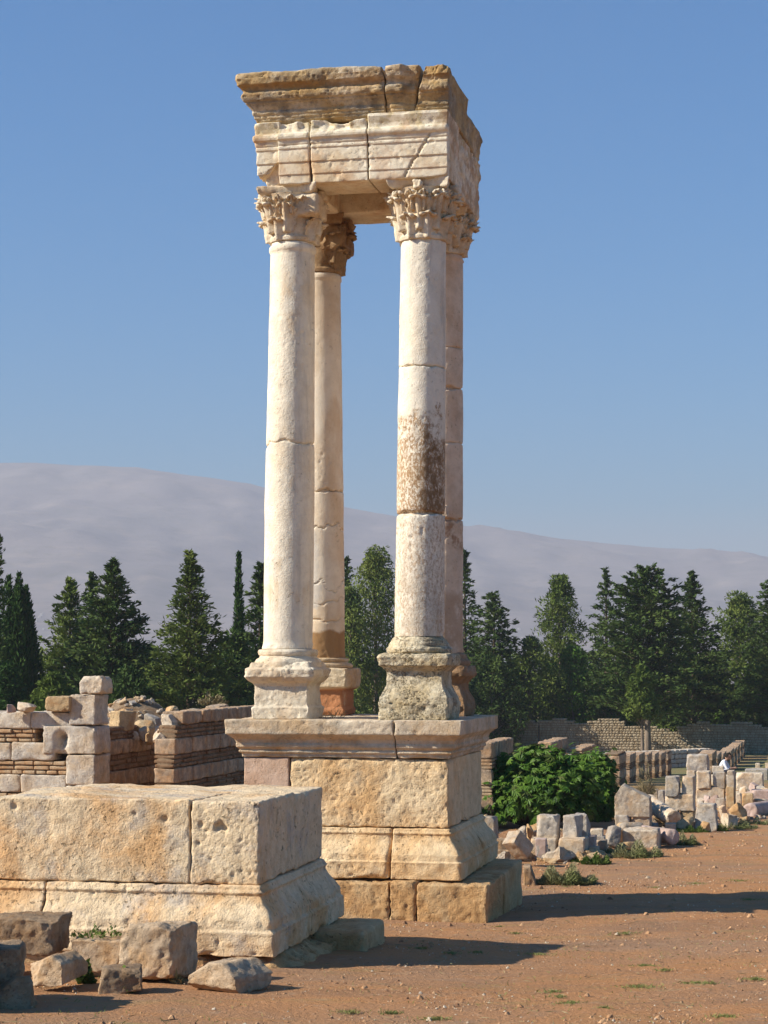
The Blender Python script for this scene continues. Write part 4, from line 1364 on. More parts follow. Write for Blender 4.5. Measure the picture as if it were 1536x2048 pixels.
def striped_wall(name, label, loc, rz, L, th, rows, seed, step=0.09, ruin=None, parent=None, sw=(0.30, 0.62), mats=None):
    """rows: list of (z0,z1,kind[,x0,x1]) in wall coordinates; x runs along the wall, the face is at y=0"""
    rng = random.Random(seed)
    mb = MB()
    k = 0
    for row in rows:
        z0, z1, kind = row[:3]
        x0, x1 = (row[3], row[4]) if len(row) > 3 else (0, L)
        if kind == "stone":
            x = x0
            while x < x1 - 0.02:
                w = rng.uniform(*sw)
                if x + w > x1 - 0.2:
                    w = x1 - x
                if not (ruin and ruin(x + w / 2, z1, rng)):
                    o = rng.uniform(-0.012, 0.012)
                    V, F = low_block((x + 0.006, o, z0 + 0.004), (x + w - 0.006, th + o * 0.5, z1 - 0.004), seed + k, 0.022, 0.014, step)
                    mb.add(V, F, 0)
                k += 1
                x += w
        else:
            n = 3
            hh = (z1 - z0) / n
            for i in range(n):
                x = x0 + (rng.uniform(-0.1, 0) if x0 == 0 else 0)
                while x < x1 - 0.02:
                    w = rng.uniform(0.14, 0.32)
                    xa = max(x, x0)
                    xb = min(x + w, x1)
                    if xb - xa > 0.04 and not (ruin and ruin((xa + xb) / 2, z1, rng)):
                        o = rng.uniform(0.0, 0.03)
                        V, F = low_block((xa + 0.008, o, z0 + i * hh + 0.009), (xb - 0.008, th - o, z0 + (i + 1) * hh - 0.009), seed + k, 0.012, 0.006, 0.12)
                        mb.add(V, F, 1)
                    k += 1
                    x += w
            if not ruin:
                V, F = low_block((x0 + 0.01, 0.045, z0), (x1 - 0.01, th - 0.045, z1), seed + k, 0.01, 0.004, 0.2)
                mb.add(V, F, 2)
            else:
                xx = x0
                while xx < x1 - 0.01:
                    xe = min(xx + 0.25, x1)
                    if not ruin((xx + xe) / 2, z1, rng):
                        V, F = low_block((xx, 0.045, z0), (xe, th - 0.045, z1), seed + k, 0.01, 0.004, 0.2)
                        mb.add(V, F, 2)
                    xx = xe
            k += 1
    mats = mats or [M["wallstone"], M["brick"], M["mortar"]]
    o = mb.build(name, mats, parent)
    o.location = loc
    o.rotation_euler = (0, 0, rz)
    if label:
        tag(o, label, "wall")
    return o


def zpx(py, Y):
    return at(768, py, Y).z


# wall A: front at left, with its pier
YW = 28.0
pA = at(192, 1500, YW)
LA = 6.5
zA = [zpx(y, YW) for y in (1424, 1459, 1486, 1523, 1551, 1588, 1616, 1652, 1680, 1720)]
gA = gz(pA.x, YW)
rowsA = []
zz = zA[-1]
kinds = ["stone", "brick", "stone", "brick", "stone", "brick", "stone", "brick", "stone"]
pier_w = 0.48
for i, kd in enumerate(kinds):
    x1 = LA - (0.62 if i in (2,) else 0.92 if i in (1,) else 0.45)
    if i == 0:
        x1 = LA - 0.36
    if i >= 3:
        x1 = LA - 0.44
    rowsA.append((zA[i + 1], zA[i], kd, 0, x1))
origin = Vector((pA.x - LA * CA, YW + LA * SA, 0))
wallA = striped_wall("striped_wall", "long striped wall of limestone and thin brick courses, its tall pier left of the tetrapylon", origin, -ALPHA, LA, 0.55, rowsA, 2000)
mb = MB()
k = ppm(YW)
pier = [(0.445, 1.0, 1510, 1572, 0.0), (0.80, 1.0, 1452, 1509, 0.0), (0.395, 0.9, 1389, 1450, -0.01), (0.445, 1.0, 1572, 1660, 0.0)]
for i, (w, d, yt, yb, ox) in enumerate(pier):
    V, F = block((LA - w, -0.03, zpx(yb, YW) + 0.004), (LA + ox, 0.60 * d, zpx(yt, YW) - 0.004), 0.035, 0.022, 0.05, 0.012, 5, seed=2100 + i, rough=0.008, pit=0.012)
    if i == 1:
        V = pits_at(V, [(LA - 0.52, -0.03, 1.58), (LA - 0.52, -0.03, 1.50), (LA - 0.56, -0.03, 1.32), (LA - 0.50, -0.03, 1.36)], (0.07, 0.06, 0.08, 0.07), (0.25, 0.22, 0.12, 0.12))
    mb.add(V, F)
for (a, b_, yt, yb) in ((0.46, 0.62, 1459, 1512), (0.62, 0.93, 1512, 1524)):
    pass
mb.build("pier", M["wallstone"], wallA)
# its return running back behind the pier
sideA = striped_wall("striped_wall", "shaded return wall with a crumbling top behind the tall pier", (pA.x + 0.05 * CA + SA * 0.55, YW + 0.60, 0), PI / 2 - ALPHA, 3.6, 0.5,
                     [(zA[6], zA[5], "brick"), (zA[5], zA[4], "stone"), (zA[4], zpx(1517, YW), "brick"), (zpx(1517, YW), zpx(1486, YW), "stone"),
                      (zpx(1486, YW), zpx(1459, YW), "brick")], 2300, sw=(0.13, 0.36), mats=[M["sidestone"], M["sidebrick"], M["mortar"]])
sideA.location = (pA.x, YW + 0.58, 0)
# mesh faces -x side after the turn, so set it to face right
sideA.rotation_euler = (0, 0, PI / 2 - ALPHA)

# loose stones lying on wall A and pier top
stone("stone_block", "rough pale block crowning the tall pier", "block", 160, 217, 1355, 1389, YW - 0.02, 0.45, -12, "rub", chip=0.3, rough=0.06, res=24, sink=0.0)
stone("stone_block", "yellowish block lying on the wall left of the tall pier", "block", 91, 147, 1395, 1424, YW, 0.4, -10, "rubtan", chip=0.15, rough=0.05, res=22, sink=0.0)
stone("rock", "larger pale rock on the wall top at the far left", "rock", 31, 72, 1404, 1425, YW, 0.25, -10, "rub", chip=0.25, rough=0.08, shape=rocky, sink=0.0)
stone("rock", "small pinkish rock on the wall top near the left edge", "rock", 11, 33, 1410, 1426, YW + 0.05, 0.15, 15, "rubpink", chip=0.3, shape=rocky, sink=0.0)
stone("stone_block", "tan squared block perched on the crumbling return wall", "block", 221, 263, 1424, 1463, 29.6, 0.35, -38, "rubtan", chip=0.1, rough=0.02, res=20, sink=0.0)

# wall B: end facing us, long shaded side
YB = 27.2
pB = at(350, 1500, YB)
zB = [zpx(y, YB) for y in (1424, 1451, 1478, 1510, 1537, 1568, 1596, 1630, 1660)]
rowsB = []
for i, kd in enumerate(("stone", "brick", "stone", "brick", "stone", "brick", "stone", "brick")):
    rowsB.append((zB[i + 1], zB[i], kd, (0.35, 0.12, 0, 0, 0, 0, 0, 0)[i], 11.0))
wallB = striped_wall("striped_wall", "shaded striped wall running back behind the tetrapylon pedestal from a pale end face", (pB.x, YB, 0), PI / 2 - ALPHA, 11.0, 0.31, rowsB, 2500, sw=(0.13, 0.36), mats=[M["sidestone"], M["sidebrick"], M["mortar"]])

# rubble heap behind the walls
def heap(name, label, c, rx, ry, hz, n, seed, mats, size=(0.05, 0.16), a=ALPHA):
    rng = np.random.default_rng(seed)
    mb = MB()
    nx = ny = 40
    u = np.linspace(-1, 1, nx)
    U, Vv = np.meshgrid(u, u, indexing="ij")
    hgt = lambda uu, vv: hz * np.clip(1 - np.clip(np.abs(uu), 0, 1) ** 4, 0, 1) * np.clip(1 - np.abs(vv) ** 3, 0, 1) * (0.8 + 0.15 * np.sin(uu * 5 + seed) + 0.12 * np.sin(vv * 7))
    Z = hgt(U, Vv)
    V = np.stack([U * rx, Vv * ry, Z], -1).reshape(-1, 3)
    V[:, 2] += 0.04 * fbm(V * 6, 3, 0.6, seed)
    idx = np.arange(nx * ny).reshape(nx, ny)
    mb.add(V, np.stack([idx[:-1, :-1], idx[1:, :-1], idx[1:, 1:], idx[:-1, 1:]], -1).reshape(-1, 4), 0)
    base, BF = block((-1, -1, -0.7), (1, 1, 0.7), 0.7, 0.3, 0.3, 0.1, 1.5, seed=seed)
    for i in range(n):
        uu, vv = rng.uniform(-0.97, 0.97, 2)
        s = rng.uniform(*size) * rng.uniform(0.6, 1.2)
        q = base * np.array([s, s * rng.uniform(0.5, 1), s * rng.uniform(0.4, 0.8)]) * 0.6
        q = q * (1 + 0.25 * fbm(base * 1.3 + i * 3.1, 2, 0.5, 3))[:, None]
        q = q @ rotm(rng.uniform(-0.6, 0.6), rng.uniform(-0.6, 0.6), rng.uniform(0, 6)).T
        z = float(hgt(np.array(uu), np.array(vv)))
        mb.add(q + np.array([uu * rx, vv * ry, z + 0.02]), BF, 1 + i % (len(mats) - 1))
    o = mb.build(name, mats, smooth=False)
    o.location = c
    o.rotation_euler = (0, 0, -a)
    tag(o, label, "rubble", kind="stuff")
    return o


ph = at(318, 1440, 33.6)
heap("rubble_heap", "broken brown rubble filling the space behind the striped walls", (ph.x, 33.6, gz(ph.x, 33.6) - 0.1), 2.5, 3.2, zpx(1414, 33.2) - gz(ph.x, 33.6) + 0.1, 1300, 3,
     [M["mortar"], M["rub"], M["rubtan"], M["rub"], M["rubgrey"], M["brick"]], (0.05, 0.15))
RK = dict(shape=rocky, res=18)
stone("rock", "grey boulder low on the rubble heap left of the shaded wall", "rock", 282, 324, 1416, 1436, 31.0, 0.35, -20, "rubgrey", sink=0.3, **RK)
stone("rock", "brown boulder on the rubble heap beside the flat pale slabs", "rock", 328, 356, 1409, 1428, 31.4, 0.3, 15, "rubtan", sink=0.3, **RK)
stone("stone_slab", "flat pale slab on top of the heap behind the shaded wall", "slab", 356, 406, 1405, 1424, 32.0, 0.4, -12, "rub", sink=0.3, **RK)
stone("stone_slab", "low flat pale slab right of the taller one on the heap", "slab", 408, 452, 1408, 1422, 32.4, 0.4, -12, "rub", sink=0.3, **RK)
stone("rock", "white jagged stone on the broken end of the shaded wall", "rock", 300, 336, 1458, 1481, 27.35, 0.25, 10, "rub", sink=0.04, **RK)
stone("rock", "pale angular rock high on the broken end of the shaded wall", "rock", 326, 362, 1430, 1460, 27.5, 0.3, -30, "rub", sink=0.2, **RK)
stone("rock", "long tan stone sloping across the rubble beside the wall end", "rock", 258, 316, 1436, 1462, 30.2, 0.35, -24, "rubtan", sink=0.2, **RK)
for i, (a, b_, c, d_, Y) in enumerate(((276, 292, 1454, 1470, 29.8), (288, 304, 1462, 1478, 29.6), (310, 330, 1448, 1464, 28.2), (338, 352, 1462, 1479, 27.4), (262, 278, 1456, 1468, 30.0), (316, 326, 1464, 1476, 27.6))):
    stone("rock", "small pale rubble stone spilled at the broken end of the shaded wall", "rock", a, b_, c, d_, Y, 0.12, 20 * i, ("rub", "rubtan")[i % 2], group="rubble at the wall end", sink=0.1, **RK)

# ------------------------------------------------------------------ ruins on the right: street front of shop walls
def row_walls(p0, n, pitch, seg, th, hgt, z_of, seed, group, label, k0=0):
    rng = random.Random(seed)
    d = Vector((SA, CA, 0))
    for i in range(n):
        p = p0 + d * (i * pitch)
        zg = z_of(p)
        rows = []
        z = zg - 0.3
        kd = 0
        hh = hgt * rng.uniform(0.94, 1.06)
        while z < zg + hh - 0.05:
            kind = ("stone", "brick")[kd % 2]
            dz = min(0.27 if kind == "stone" else 0.2, zg + hh - z)
            rows.append((z, z + dz, kind))
            z += dz
            kd += 1
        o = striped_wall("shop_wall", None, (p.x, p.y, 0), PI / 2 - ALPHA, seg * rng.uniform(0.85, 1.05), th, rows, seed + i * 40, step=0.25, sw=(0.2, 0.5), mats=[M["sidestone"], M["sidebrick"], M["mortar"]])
        tag(o, label(i), "wall", group)


pS = at(1240, 1540, 60.0)
ordn = ["nearest", "second nearest", "third nearest", "fourth nearest", "fifth nearest", "sixth nearest", "seventh nearest", "eighth nearest"]
row_walls(Vector((pS.x, 60, 0)), 7, 3.7, 2.5, 0.5, 0.95, lambda p: gz(p.x, p.y), 3000, "shop walls along the ancient street",
          lambda i: f"{ordn[i]} striped shop wall of the row right of the bush")
pS2 = at(1426, 1530, 70.0)
ordn += ["ninth nearest"]
row_walls(Vector((pS2.x, 70, 0)), 9, 4.8, 3.3, 0.5, 0.85, lambda p: gz(p.x, p.y) + 0.05, 3400, "far shop walls at the right",
          lambda i: f"{ordn[i]} striped wall of the far row behind the seated person")
# walls beside the tetrapylon, partly behind the bush
for i, (px, Y, yt, w, lab) in enumerate(((955, 36.0, 1482, 0.25, "striped wall with a pale jamb just right of the tetrapylon cornice"),
                                         (1078, 40.0, 1484, 0.25, "broken striped wall rising behind the top of the bush"),
                                         (1140, 41.5, 1497, 0.3, "dark striped wall end at the right of the bush top"))):
    p = at(px, 1500, Y)
    zt = zpx(yt, Y)
    zg = gz(p.x, Y)
    rows, z, kd = [], zg - 0.2, 0
    while z < zt - 0.04:
        dz = min((0.30, 0.19)[kd % 2], zt - z)
        rows.append((z, z + dz, ("stone", "brick")[kd % 2]))
        z += dz
        kd += 1
    o = striped_wall("shop_wall", lab, (p.x + 0.28, Y, 0), PI / 2 - ALPHA, 2.6, 0.30, rows, 3700 + i * 50, step=0.12, sw=(0.15, 0.4), mats=[M["sidestone"], M["brick"], M["mortar"]])

# low pale coping wall across, and the boundary wall
def masonry_wall(name, label, p0, p1, z0, z1f, th, ch, bl, seed, mat="farstone", miss=0.0):
    rng = random.Random(seed)
    dv = Vector((p1[0] - p0[0], p1[1] - p0[1], 0))
    L = dv.length
    rz = math.atan2(dv.y, dv.x)
    mb = MB()
    z, k = z0, 0
    zmax = max(z1f(0), z1f(L / 2), z1f(L), z1f(L * 0.25), z1f(L * 0.75))
    unit, UF = lattice(np.array([-1., 0, 1]), np.array([-1., 1]), np.array([-1., 0, 1]))
    un = unit.copy()
    corner = (np.abs(un[:, 0]) > 0.9) & (np.abs(un[:, 2]) > 0.9)
    un[corner] *= np.array([0.90, 1, 0.86])
    while z < zmax:
        x = -rng.uniform(0, bl)
        hh = ch * rng.uniform(0.85, 1.15)
        while x < L:
            w = bl * rng.uniform(0.6, 1.5)
            if z + hh * 0.6 < z1f(min(max(x + w / 2, 0), L)) and rng.random() > miss:
                o = rng.uniform(-0.03, 0.03)
                q = un * np.array([w / 2 - 0.012, th / 2, hh / 2 - 0.012])
                q[:, 1] += np.where(un[:, 1] < 0, o - 0.02 * (1 - np.abs(un[:, 0])) * (1 - np.abs(un[:, 2])), 0)
                mb.add(q + np.array([x + w / 2, th / 2, z + hh / 2]), UF, 0)
            x += w
        z += hh
    xs = np.linspace(0, L, 40)
    for a, b_ in zip(xs[:-1], xs[1:]):
        zz_ = min(z1f(a), z1f(b_)) - ch * 0.9
        V, F = lattice(np.array([a, b_]), np.array([0.05, th - 0.05]), np.array([z0, max(zz_, z0 + 0.05)]))
        mb.add(V, F, 1)
    o = mb.build(name, [M[mat], M["mortar"]], smooth=False)
    o.location = (p0[0], p0[1], 0)
    o.rotation_euler = (0, 0, rz)
    tag(o, label, "wall")
    return o


YBW = 118.0
b0, b1 = at(940, 1450, YBW + 2), at(1640, 1450, YBW - 3)
masonry_wall("boundary_wall", "long tan boundary wall of small coursed stones below the trees on the right", (b0.x, YBW + 2), (b1.x, YBW - 3), gz(b0.x, YBW) - 0.6,
             lambda x: zpx(1438 + 12 * min(x / 21, 1), YBW) + 0.12 * math.sin(x * 0.9) + 0.10 * math.sin(x * 2.3 + 1) + (0.18 if 4.2 < x < 6.0 else 0) - (0.25 if 9.5 < x < 12.5 else 0),
             0.7, 0.155, 0.21, 4000)
c0, c1 = at(1130, 1500, 88), at(1425, 1500, 95)
masonry_wall("low_wall", "low pale coping wall stretching behind the row of shop walls", (c0.x, 88), (c1.x, 95), gz(c0.x, 88) - 0.3,
             lambda x: zpx(1502, 90) + 0.04 * math.sin(x * 3), 0.6, 0.22, 0.4, 4100, mat="wallstone")
# post standing at the boundary wall
pp = at(1080, 1470, YBW - 1.5)
mb = MB()
V, F = lathe([(0.07, 0), (0.07, 0.1), (0.055, 0.12), (0.05, 1.6), (0.06, 1.62), (0.06, 1.66), (0.01, 1.68)], 12)
mb.add(V, F)
o = mb.build("post", plain("dark metal", ((0.03, 0.035, 0.03), (0.05, 0.05, 0.045)), 5, rough=0.6))
o.location = (pp.x, YBW - 0.6, gz(pp.x, YBW) + 0.1)
tag(o, "slim dark post standing against the sunlit boundary wall", "post")


# ------------------------------------------------------------------ vegetation
def leaves(C, D, ln, wd, rng):
    """diamond leaves at C pointing along D"""
    n = len(C)
    D = D / np.maximum(np.linalg.norm(D, axis=1, keepdims=True), 1e-6)
    r = rng.normal(size=(n, 3))
    S = np.cross(D, r)
    S /= np.maximum(np.linalg.norm(S, axis=1, keepdims=True), 1e-6)
    ln = (ln * rng.uniform(0.7, 1.3, n))[:, None]
    wd = (wd * rng.uniform(0.7, 1.3, n))[:, None]
    V = np.stack([C - D * ln * 0.5, C + S * wd * 0.5, C + D * ln * 0.5, C - S * wd * 0.5], 1).reshape(-1, 3)
    F = np.arange(n * 4).reshape(n, 4)
    return V, F


def trunk_mesh(mb, h, r, rng, lean=0.02, n=10, top=0.12):
    zs = np.linspace(-0.3, h, 14)
    wob = np.cumsum(rng.normal(0, lean * 0.3, (14, 2)), 0)
    th = np.arange(n) / n * 2 * PI
    V = []
    for i, z in enumerate(zs):
        rr = r * (1 - (1 - top) * max(z, 0) / h) * (1.25 if i == 0 else 1)
        V.append(np.stack([wob[i, 0] + rr * np.cos(th), wob[i, 1] + rr * np.sin(th), np.full(n, z)], -1))
    V = np.concatenate(V)
    i_ = np.arange(13)[:, None] * n
    j_ = np.arange(n)[None, :]
    F = np.stack([i_ + j_, i_ + (j_ + 1) % n, i_ + n + (j_ + 1) % n, i_ + n + j_], -1).reshape(-1, 4)
    mb.add(V, F)


def limb(mb, a, b, r0, r1, n=5):
    a, b = np.array(a), np.array(b)
    d = b - a
    L = np.linalg.norm(d)
    if L < 1e-4:
        return
    d /= L
    s = np.cross(d, [0.31, 0.2, 0.93])
    s /= np.linalg.norm(s)
    t = np.cross(d, s)
    th = np.arange(n) / n * 2 * PI
    ring = lambda c, r: c + np.outer(np.cos(th) * r, s) + np.outer(np.sin(th) * r, t)
    V = np.concatenate([ring(a, r0), ring(b, r1)])
    j = np.arange(n)
    F = np.stack([j, (j + 1) % n, n + (j + 1) % n, n + j], -1)
    mb.add(V, F)


def conifer(label, px, Y, ytop, wpx, fol, seed, t0=0.08, exp=0.85, nb=110, up=0.25, droop=0.25, per=13, ln=0.34, wd=0.10, gap=0.0, bark="bark",
            cat="tree", name="conifer_tree", sparse=1.0, zbase=None, flat=0.6):
    rng = np.random.default_rng(seed)
    p = at(px, ytop, Y)
    zg = gz(p.x, Y) if zbase is None else zbase
    h = p.z - zg
    r = wpx / ppm(Y) / 2
    root = empty(name, (p.x, Y, zg), rng.uniform(0, 6))
    tag(root, label, cat, "trees around the ruins")
    tm = MB()
    trunk_mesh(tm, h * 0.97, 0.05 + h * 0.014, rng)
    C, D = [], []
    for i in range(nb):
        t = t0 + (1 - t0) * ((i + rng.uniform(0, 1)) / nb) ** 0.95
        z = h * t
        q = (1 - t) / (1 - t0)
        L = r * q ** exp * rng.uniform(0.62, 1.12) + 0.12
        if t > 0.2 and rng.uniform() < gap:
            continue
        az = i * 2.399 + rng.uniform(-0.4, 0.4)
        dr = np.array([math.cos(az), math.sin(az), 0])
        upx = up * rng.uniform(0.6, 1.4) + 0.35 * (t ** 3)
        tip = np.array([0, 0, z]) + dr * L + np.array([0, 0, (upx - droop) * L])
        mid = np.array([0, 0, z]) + dr * L * 0.5 + np.array([0, 0, (upx * 0.5 - droop * 0.25) * L])
        limb(tm, (0, 0, z), mid, 0.012 + 0.02 * q, 0.01 + 0.01 * q)
        limb(tm, mid, tip, 0.01 + 0.01 * q, 0.006)
        nc = max(2, int(L / 0.26 * sparse))
        for j in range(nc):
            s = 0.18 + 0.86 * (j + rng.uniform(0, 1)) / nc
            pos = np.array([0, 0, z]) + dr * L * s + np.array([0, 0, (upx * s - droop * s * s) * L])
            side = np.cross(dr, [0, 0, 1])
            lat = rng.normal(0, 0.16 * min(1, q * 2.5) + 0.14 * L * (1 - abs(2 * s - 1)) * flat)
            pos = pos + side * lat + np.array([0, 0, rng.normal(0, 0.07)])
            bd = dr + np.array([0, 0, upx - 2 * droop * s]) + side * np.sign(lat) * 0.5
            k = int(per * rng.uniform(0.6, 1.3))
            C.append(pos + rng.normal(0, 0.11, (k, 3)) * np.array([1.2, 1.2, 0.8]) * (0.35 + 0.65 * min(1, q * 2.5)))
            D.append(bd + rng.normal(0, 0.55, (k, 3)))
    # leading shoot
    zt = np.linspace(0.86, 1.0, 26) * h
    k = 5
    C.append(np.stack([rng.normal(0, 0.05, 26 * k), rng.normal(0, 0.05, 26 * k), np.repeat(zt, k)], -1))
    D.append(np.stack([rng.normal(0, 0.5, 26 * k), rng.normal(0, 0.5, 26 * k), np.full(26 * k, 1.0)], -1))
    mb = MB()
    V, F = leaves(np.concatenate(C), np.concatenate(D), ln, wd, rng)
    mb.add(V, F)
    mb.build("crown", FOL[fol], root, smooth=False)
    tm.build("trunk", M[bark], root)
    return root


def cypress(label, px, Y, ytop, wpx, fol, seed, n=9000, lobes=9, ln=0.30, wd=0.085, name="cypress_tree", tw=1.0):
    """columnar crown made of upright plumes"""
    rng = np.random.default_rng(seed)
    p = at(px, ytop, Y)
    zg = gz(p.x, Y)
    h = p.z - zg
    r = wpx / ppm(Y) / 2
    root = empty(name, (p.x, Y, zg), rng.uniform(0, 6))
    tag(root, label, "tree", "trees around the ruins")
    tm = MB()
    trunk_mesh(tm, h * 0.9, 0.06 + h * 0.012, rng)
    C, D = [], []
    for i in range(lobes):
        az = i * 2.399
        off = r * (0.78 if tw > 1.5 else 0.55) * (0 if i == 0 else rng.uniform(0.35, 1.0))
        top = h * (1.0 if i == 0 else rng.uniform(0.45, 0.96) if tw < 1.5 else rng.uniform(0.72, 1.0))
        bot = h * rng.uniform(0.02, 0.25)
        rr = r * (rng.uniform(0.55, 0.85) if tw > 1.5 else rng.uniform(0.42, 0.62))
        m = int(n / lobes)
        t = rng.uniform(0, 1, m) ** 0.9
        prof = np.sin(PI * np.clip(t, 0.0, 1) ** 0.72) ** 0.6 * (1 - 0.55 * t)
        a = rng.uniform(0, 2 * PI, m)
        rad = rr * prof * np.sqrt(rng.uniform(0.45, 1.1, m))
        cx_, cy_ = math.cos(az) * off, math.sin(az) * off
        drift = (1 - (0.4 if tw > 1.5 else 0.6) * t)
        z = bot + (top - bot) * t
        limb(tm, (0, 0, bot), (cx_, cy_, bot + (top - bot) * 0.7), 0.04, 0.012)
        C.append(np.stack([cx_ * drift + rad * np.cos(a), cy_ * drift + rad * np.sin(a), z], -1) + rng.normal(0, 0.04, (m, 3)))
        D.append(np.stack([np.cos(a) * 0.55, np.sin(a) * 0.55, np.full(m, 1.0)], -1) + rng.normal(0, 0.3, (m, 3)))
    mb = MB()
    V, F = leaves(np.concatenate(C), np.concatenate(D), ln, wd, rng)
    mb.add(V, F)
    mb.build("crown", FOL[fol], root, smooth=False)
    tm.build("trunk", M["bark"], root)
    return root


def broad(label, px, Y, ytop, wpx, fol, seed, nclump=46, per=190, t0=0.12, ln=0.26, wd=0.09, droopy=0.6, name="leafy_tree", cs=0.17, cat="tree", top_narrow=0.5,
          group="trees around the ruins", zbase=None, bark="barkpale"):
    rng = np.random.default_rng(seed)
    p = at(px, ytop, Y)
    zg = gz(p.x, Y) if zbase is None else zbase
    h = p.z - zg
    r = wpx / ppm(Y) / 2
    root = empty(name, (p.x, Y, zg), rng.uniform(0, 6))
    tag(root, label, cat, group)
    tm = MB()
    trunk_mesh(tm, h * 0.8, 0.05 + h * 0.013, rng)
    C, D = [], []
    for i in range(nclump):
        t = t0 + (0.97 - t0) * (i + rng.uniform()) / nclump
        env = r * (np.sin(PI * np.clip((t - t0 * 0.4) / (1.02 - t0 * 0.4), 0, 1) ** 0.85) ** 0.65) * (1 - (1 - top_narrow) * t ** 2)
        a = i * 2.399 + rng.uniform(-0.5, 0.5)
        q = math.sqrt(rng.uniform(0.12, 1.0)) * 0.85
        c = np.array([math.cos(a) * env * q, math.sin(a) * env * q, h * t])
        sz = cs * h * rng.uniform(0.5, 1.0) * (0.55 if t > 0.85 else 1)
        sz = min(sz, r * 0.62)
        limb(tm, (c[0] * 0.15, c[1] * 0.15, c[2] - 0.6 * sz - 0.15 * h * (1 - t)), c, 0.035, 0.01)
        m = int(per * rng.uniform(0.7, 1.3))
        d = rng.normal(size=(m, 3))
        d /= np.linalg.norm(d, axis=1, keepdims=True)
        rad = sz * rng.uniform(0.25, 1.0, m) ** 0.5
        C.append(c + d * rad[:, None] * np.array([1, 1, 0.8]))
        D.append(d * 0.7 + np.array([0, 0, -droopy]) + rng.normal(0, 0.5, (m, 3)))
    mb = MB()
    V, F = leaves(np.concatenate(C), np.concatenate(D), ln, wd, rng)
    mb.add(V, F)
    mb.build("crown", FOL[fol], root, smooth=False)
    tm.build("trunk", M[bark], root)
    return root


YL = 88.0
conifer("tall dark slender cypress cut by the left edge of the photo", -6, YL - 4, 1062, 46, "dark", 11, 0.03, 0.6, 120, 0.9, 0.15, 12, 0.26, 0.08, name="cypress_tree")
cypress("thick columnar cypress with several blunt tips near the left edge", 38, YL, 1146, 96, "cyp", 12, 16000, 11, tw=2, ln=0.26)
conifer("olive pyramidal conifer right of the thick cypress", 140, YL + 6, 1164, 255, "mid", 13, 0.03, 0.92, 170, 0.55, 0.12, 14, 0.30, 0.09)
conifer("thin dark leader of a conifer between two broader ones on the left", 184, YL + 3, 1150, 190, "dark", 14, 0.05, 1.0, 120, 0.55, 0.1, 12, 0.28, 0.09, gap=0.1)
conifer("broad dark conifer with a jagged outline behind the tall pier", 226, YL, 1126, 315, "dark", 15, 0.02, 0.92, 230, 0.50, 0.15, 13, 0.30, 0.10)
conifer("sharp-pointed conifer with yellowish lower boughs standing alone", 381, YL - 6, 1109, 300, "yel", 16, 0.02, 1.05, 230, 0.40, 0.10, 14, 0.28, 0.085)
cypress("narrow cypress with a bent tip left of the front left column", 478, YL + 2, 1107, 52, "cyp", 17, 9000, 5)
conifer("dark conifer half hidden by the front left column", 522, YL + 4, 1130, 200, "dark", 18, 0.03, 0.85, 140, 0.5, 0.2, 13)
broad("dark low tree filling the gap between the lone conifer and the jagged one", 300, YL + 12, 1288, 120, "dark", 19, 40, 170, 0.05, name="leafy_tree")
broad("dark bushy growth below the narrow cypress", 470, YL - 3, 1262, 130, "dark", 20, 46, 170, 0.03, droopy=0.2)
broad("shadowy shrub below the thick cypress at the left edge", 15, YL - 6, 1330, 110, "cyp", 21, 36, 170, 0.02, droopy=0.1, name="shrub", cat="shrub", group="shrubs under the trees")
broad("green shrub behind the wall between pier and left edge", 110, YL - 8, 1345, 130, "mid", 22, 36, 170, 0.02, droopy=0.1, name="shrub", cat="shrub", group="shrubs under the trees")
broad("dark shrub behind the rubble heap under the jagged conifer", 262, YL - 8, 1335, 130, "dark", 23, 40, 170, 0.02, droopy=0.1, name="shrub", cat="shrub", group="shrubs under the trees")

YR = 128.0
conifer("small dark conifer tip showing right of the rear left column", 694, YR, 1118, 70, "dark", 31, 0.05, 0.8, 90, 0.5, 0.1)
broad("tall pale olive tree with feathery foliage between the columns", 752, YR - 10, 1092, 175, "pale", 32, 80, 210, 0.08, 0.24, 0.085, 0.7, cs=0.13, top_narrow=0.42)
broad("olive tree lower at the left between the columns", 700, YR - 12, 1170, 90, "pale", 33, 46, 190, 0.06, 0.24, 0.085, 0.6, cs=0.14)
conifer("dark conifer rising just right of the rear right column", 930, YR, 1103, 110, "dark", 34, 0.05, 0.8, 120, 0.4, 0.2)
conifer("broad dark conifer with drooping boughs right of the columns", 988, YR - 4, 1188, 180, "dark", 35, 0.05, 0.55, 140, 0.35, 0.3, 14)
broad("dark bluish rounded bush low beside the rear right base", 985, YR - 10, 1310, 150, "dark", 36, 46, 200, 0.03, droopy=0.1, name="shrub", cat="shrub", group="shrubs under the trees")
broad("light green pine with a ragged open crown right of the tetrapylon", 1120, YR, 1145, 125, "mid", 37, 70, 190, 0.05, 0.30, 0.085, -0.2, cs=0.10, top_narrow=0.55, name="pine_tree")
conifer("sparse dark conifer with upswept tips left of the dense one", 1212, YR + 6, 1142, 230, "dark", 38, 0.04, 0.95, 120, 0.55, 0.25, 13, gap=0.18)
conifer("dense broad dark conifer with a blunt crown, trunk bare below", 1292, YR - 14, 1143, 235, "dark", 39, 0.20, 0.42, 190, 0.35, 0.12, 15, 0.34, 0.11, bark="barkpale")
conifer("pointed mid green conifer right of the dense broad one", 1384, YR - 8, 1147, 210, "dark", 40, 0.12, 0.95, 170, 0.45, 0.2, 14)
broad("pale bluish bushy pine near the right edge", 1478, YR, 1188, 170, "mid", 41, 76, 200, 0.10, 0.30, 0.09, -0.1, cs=0.13, name="pine_tree")
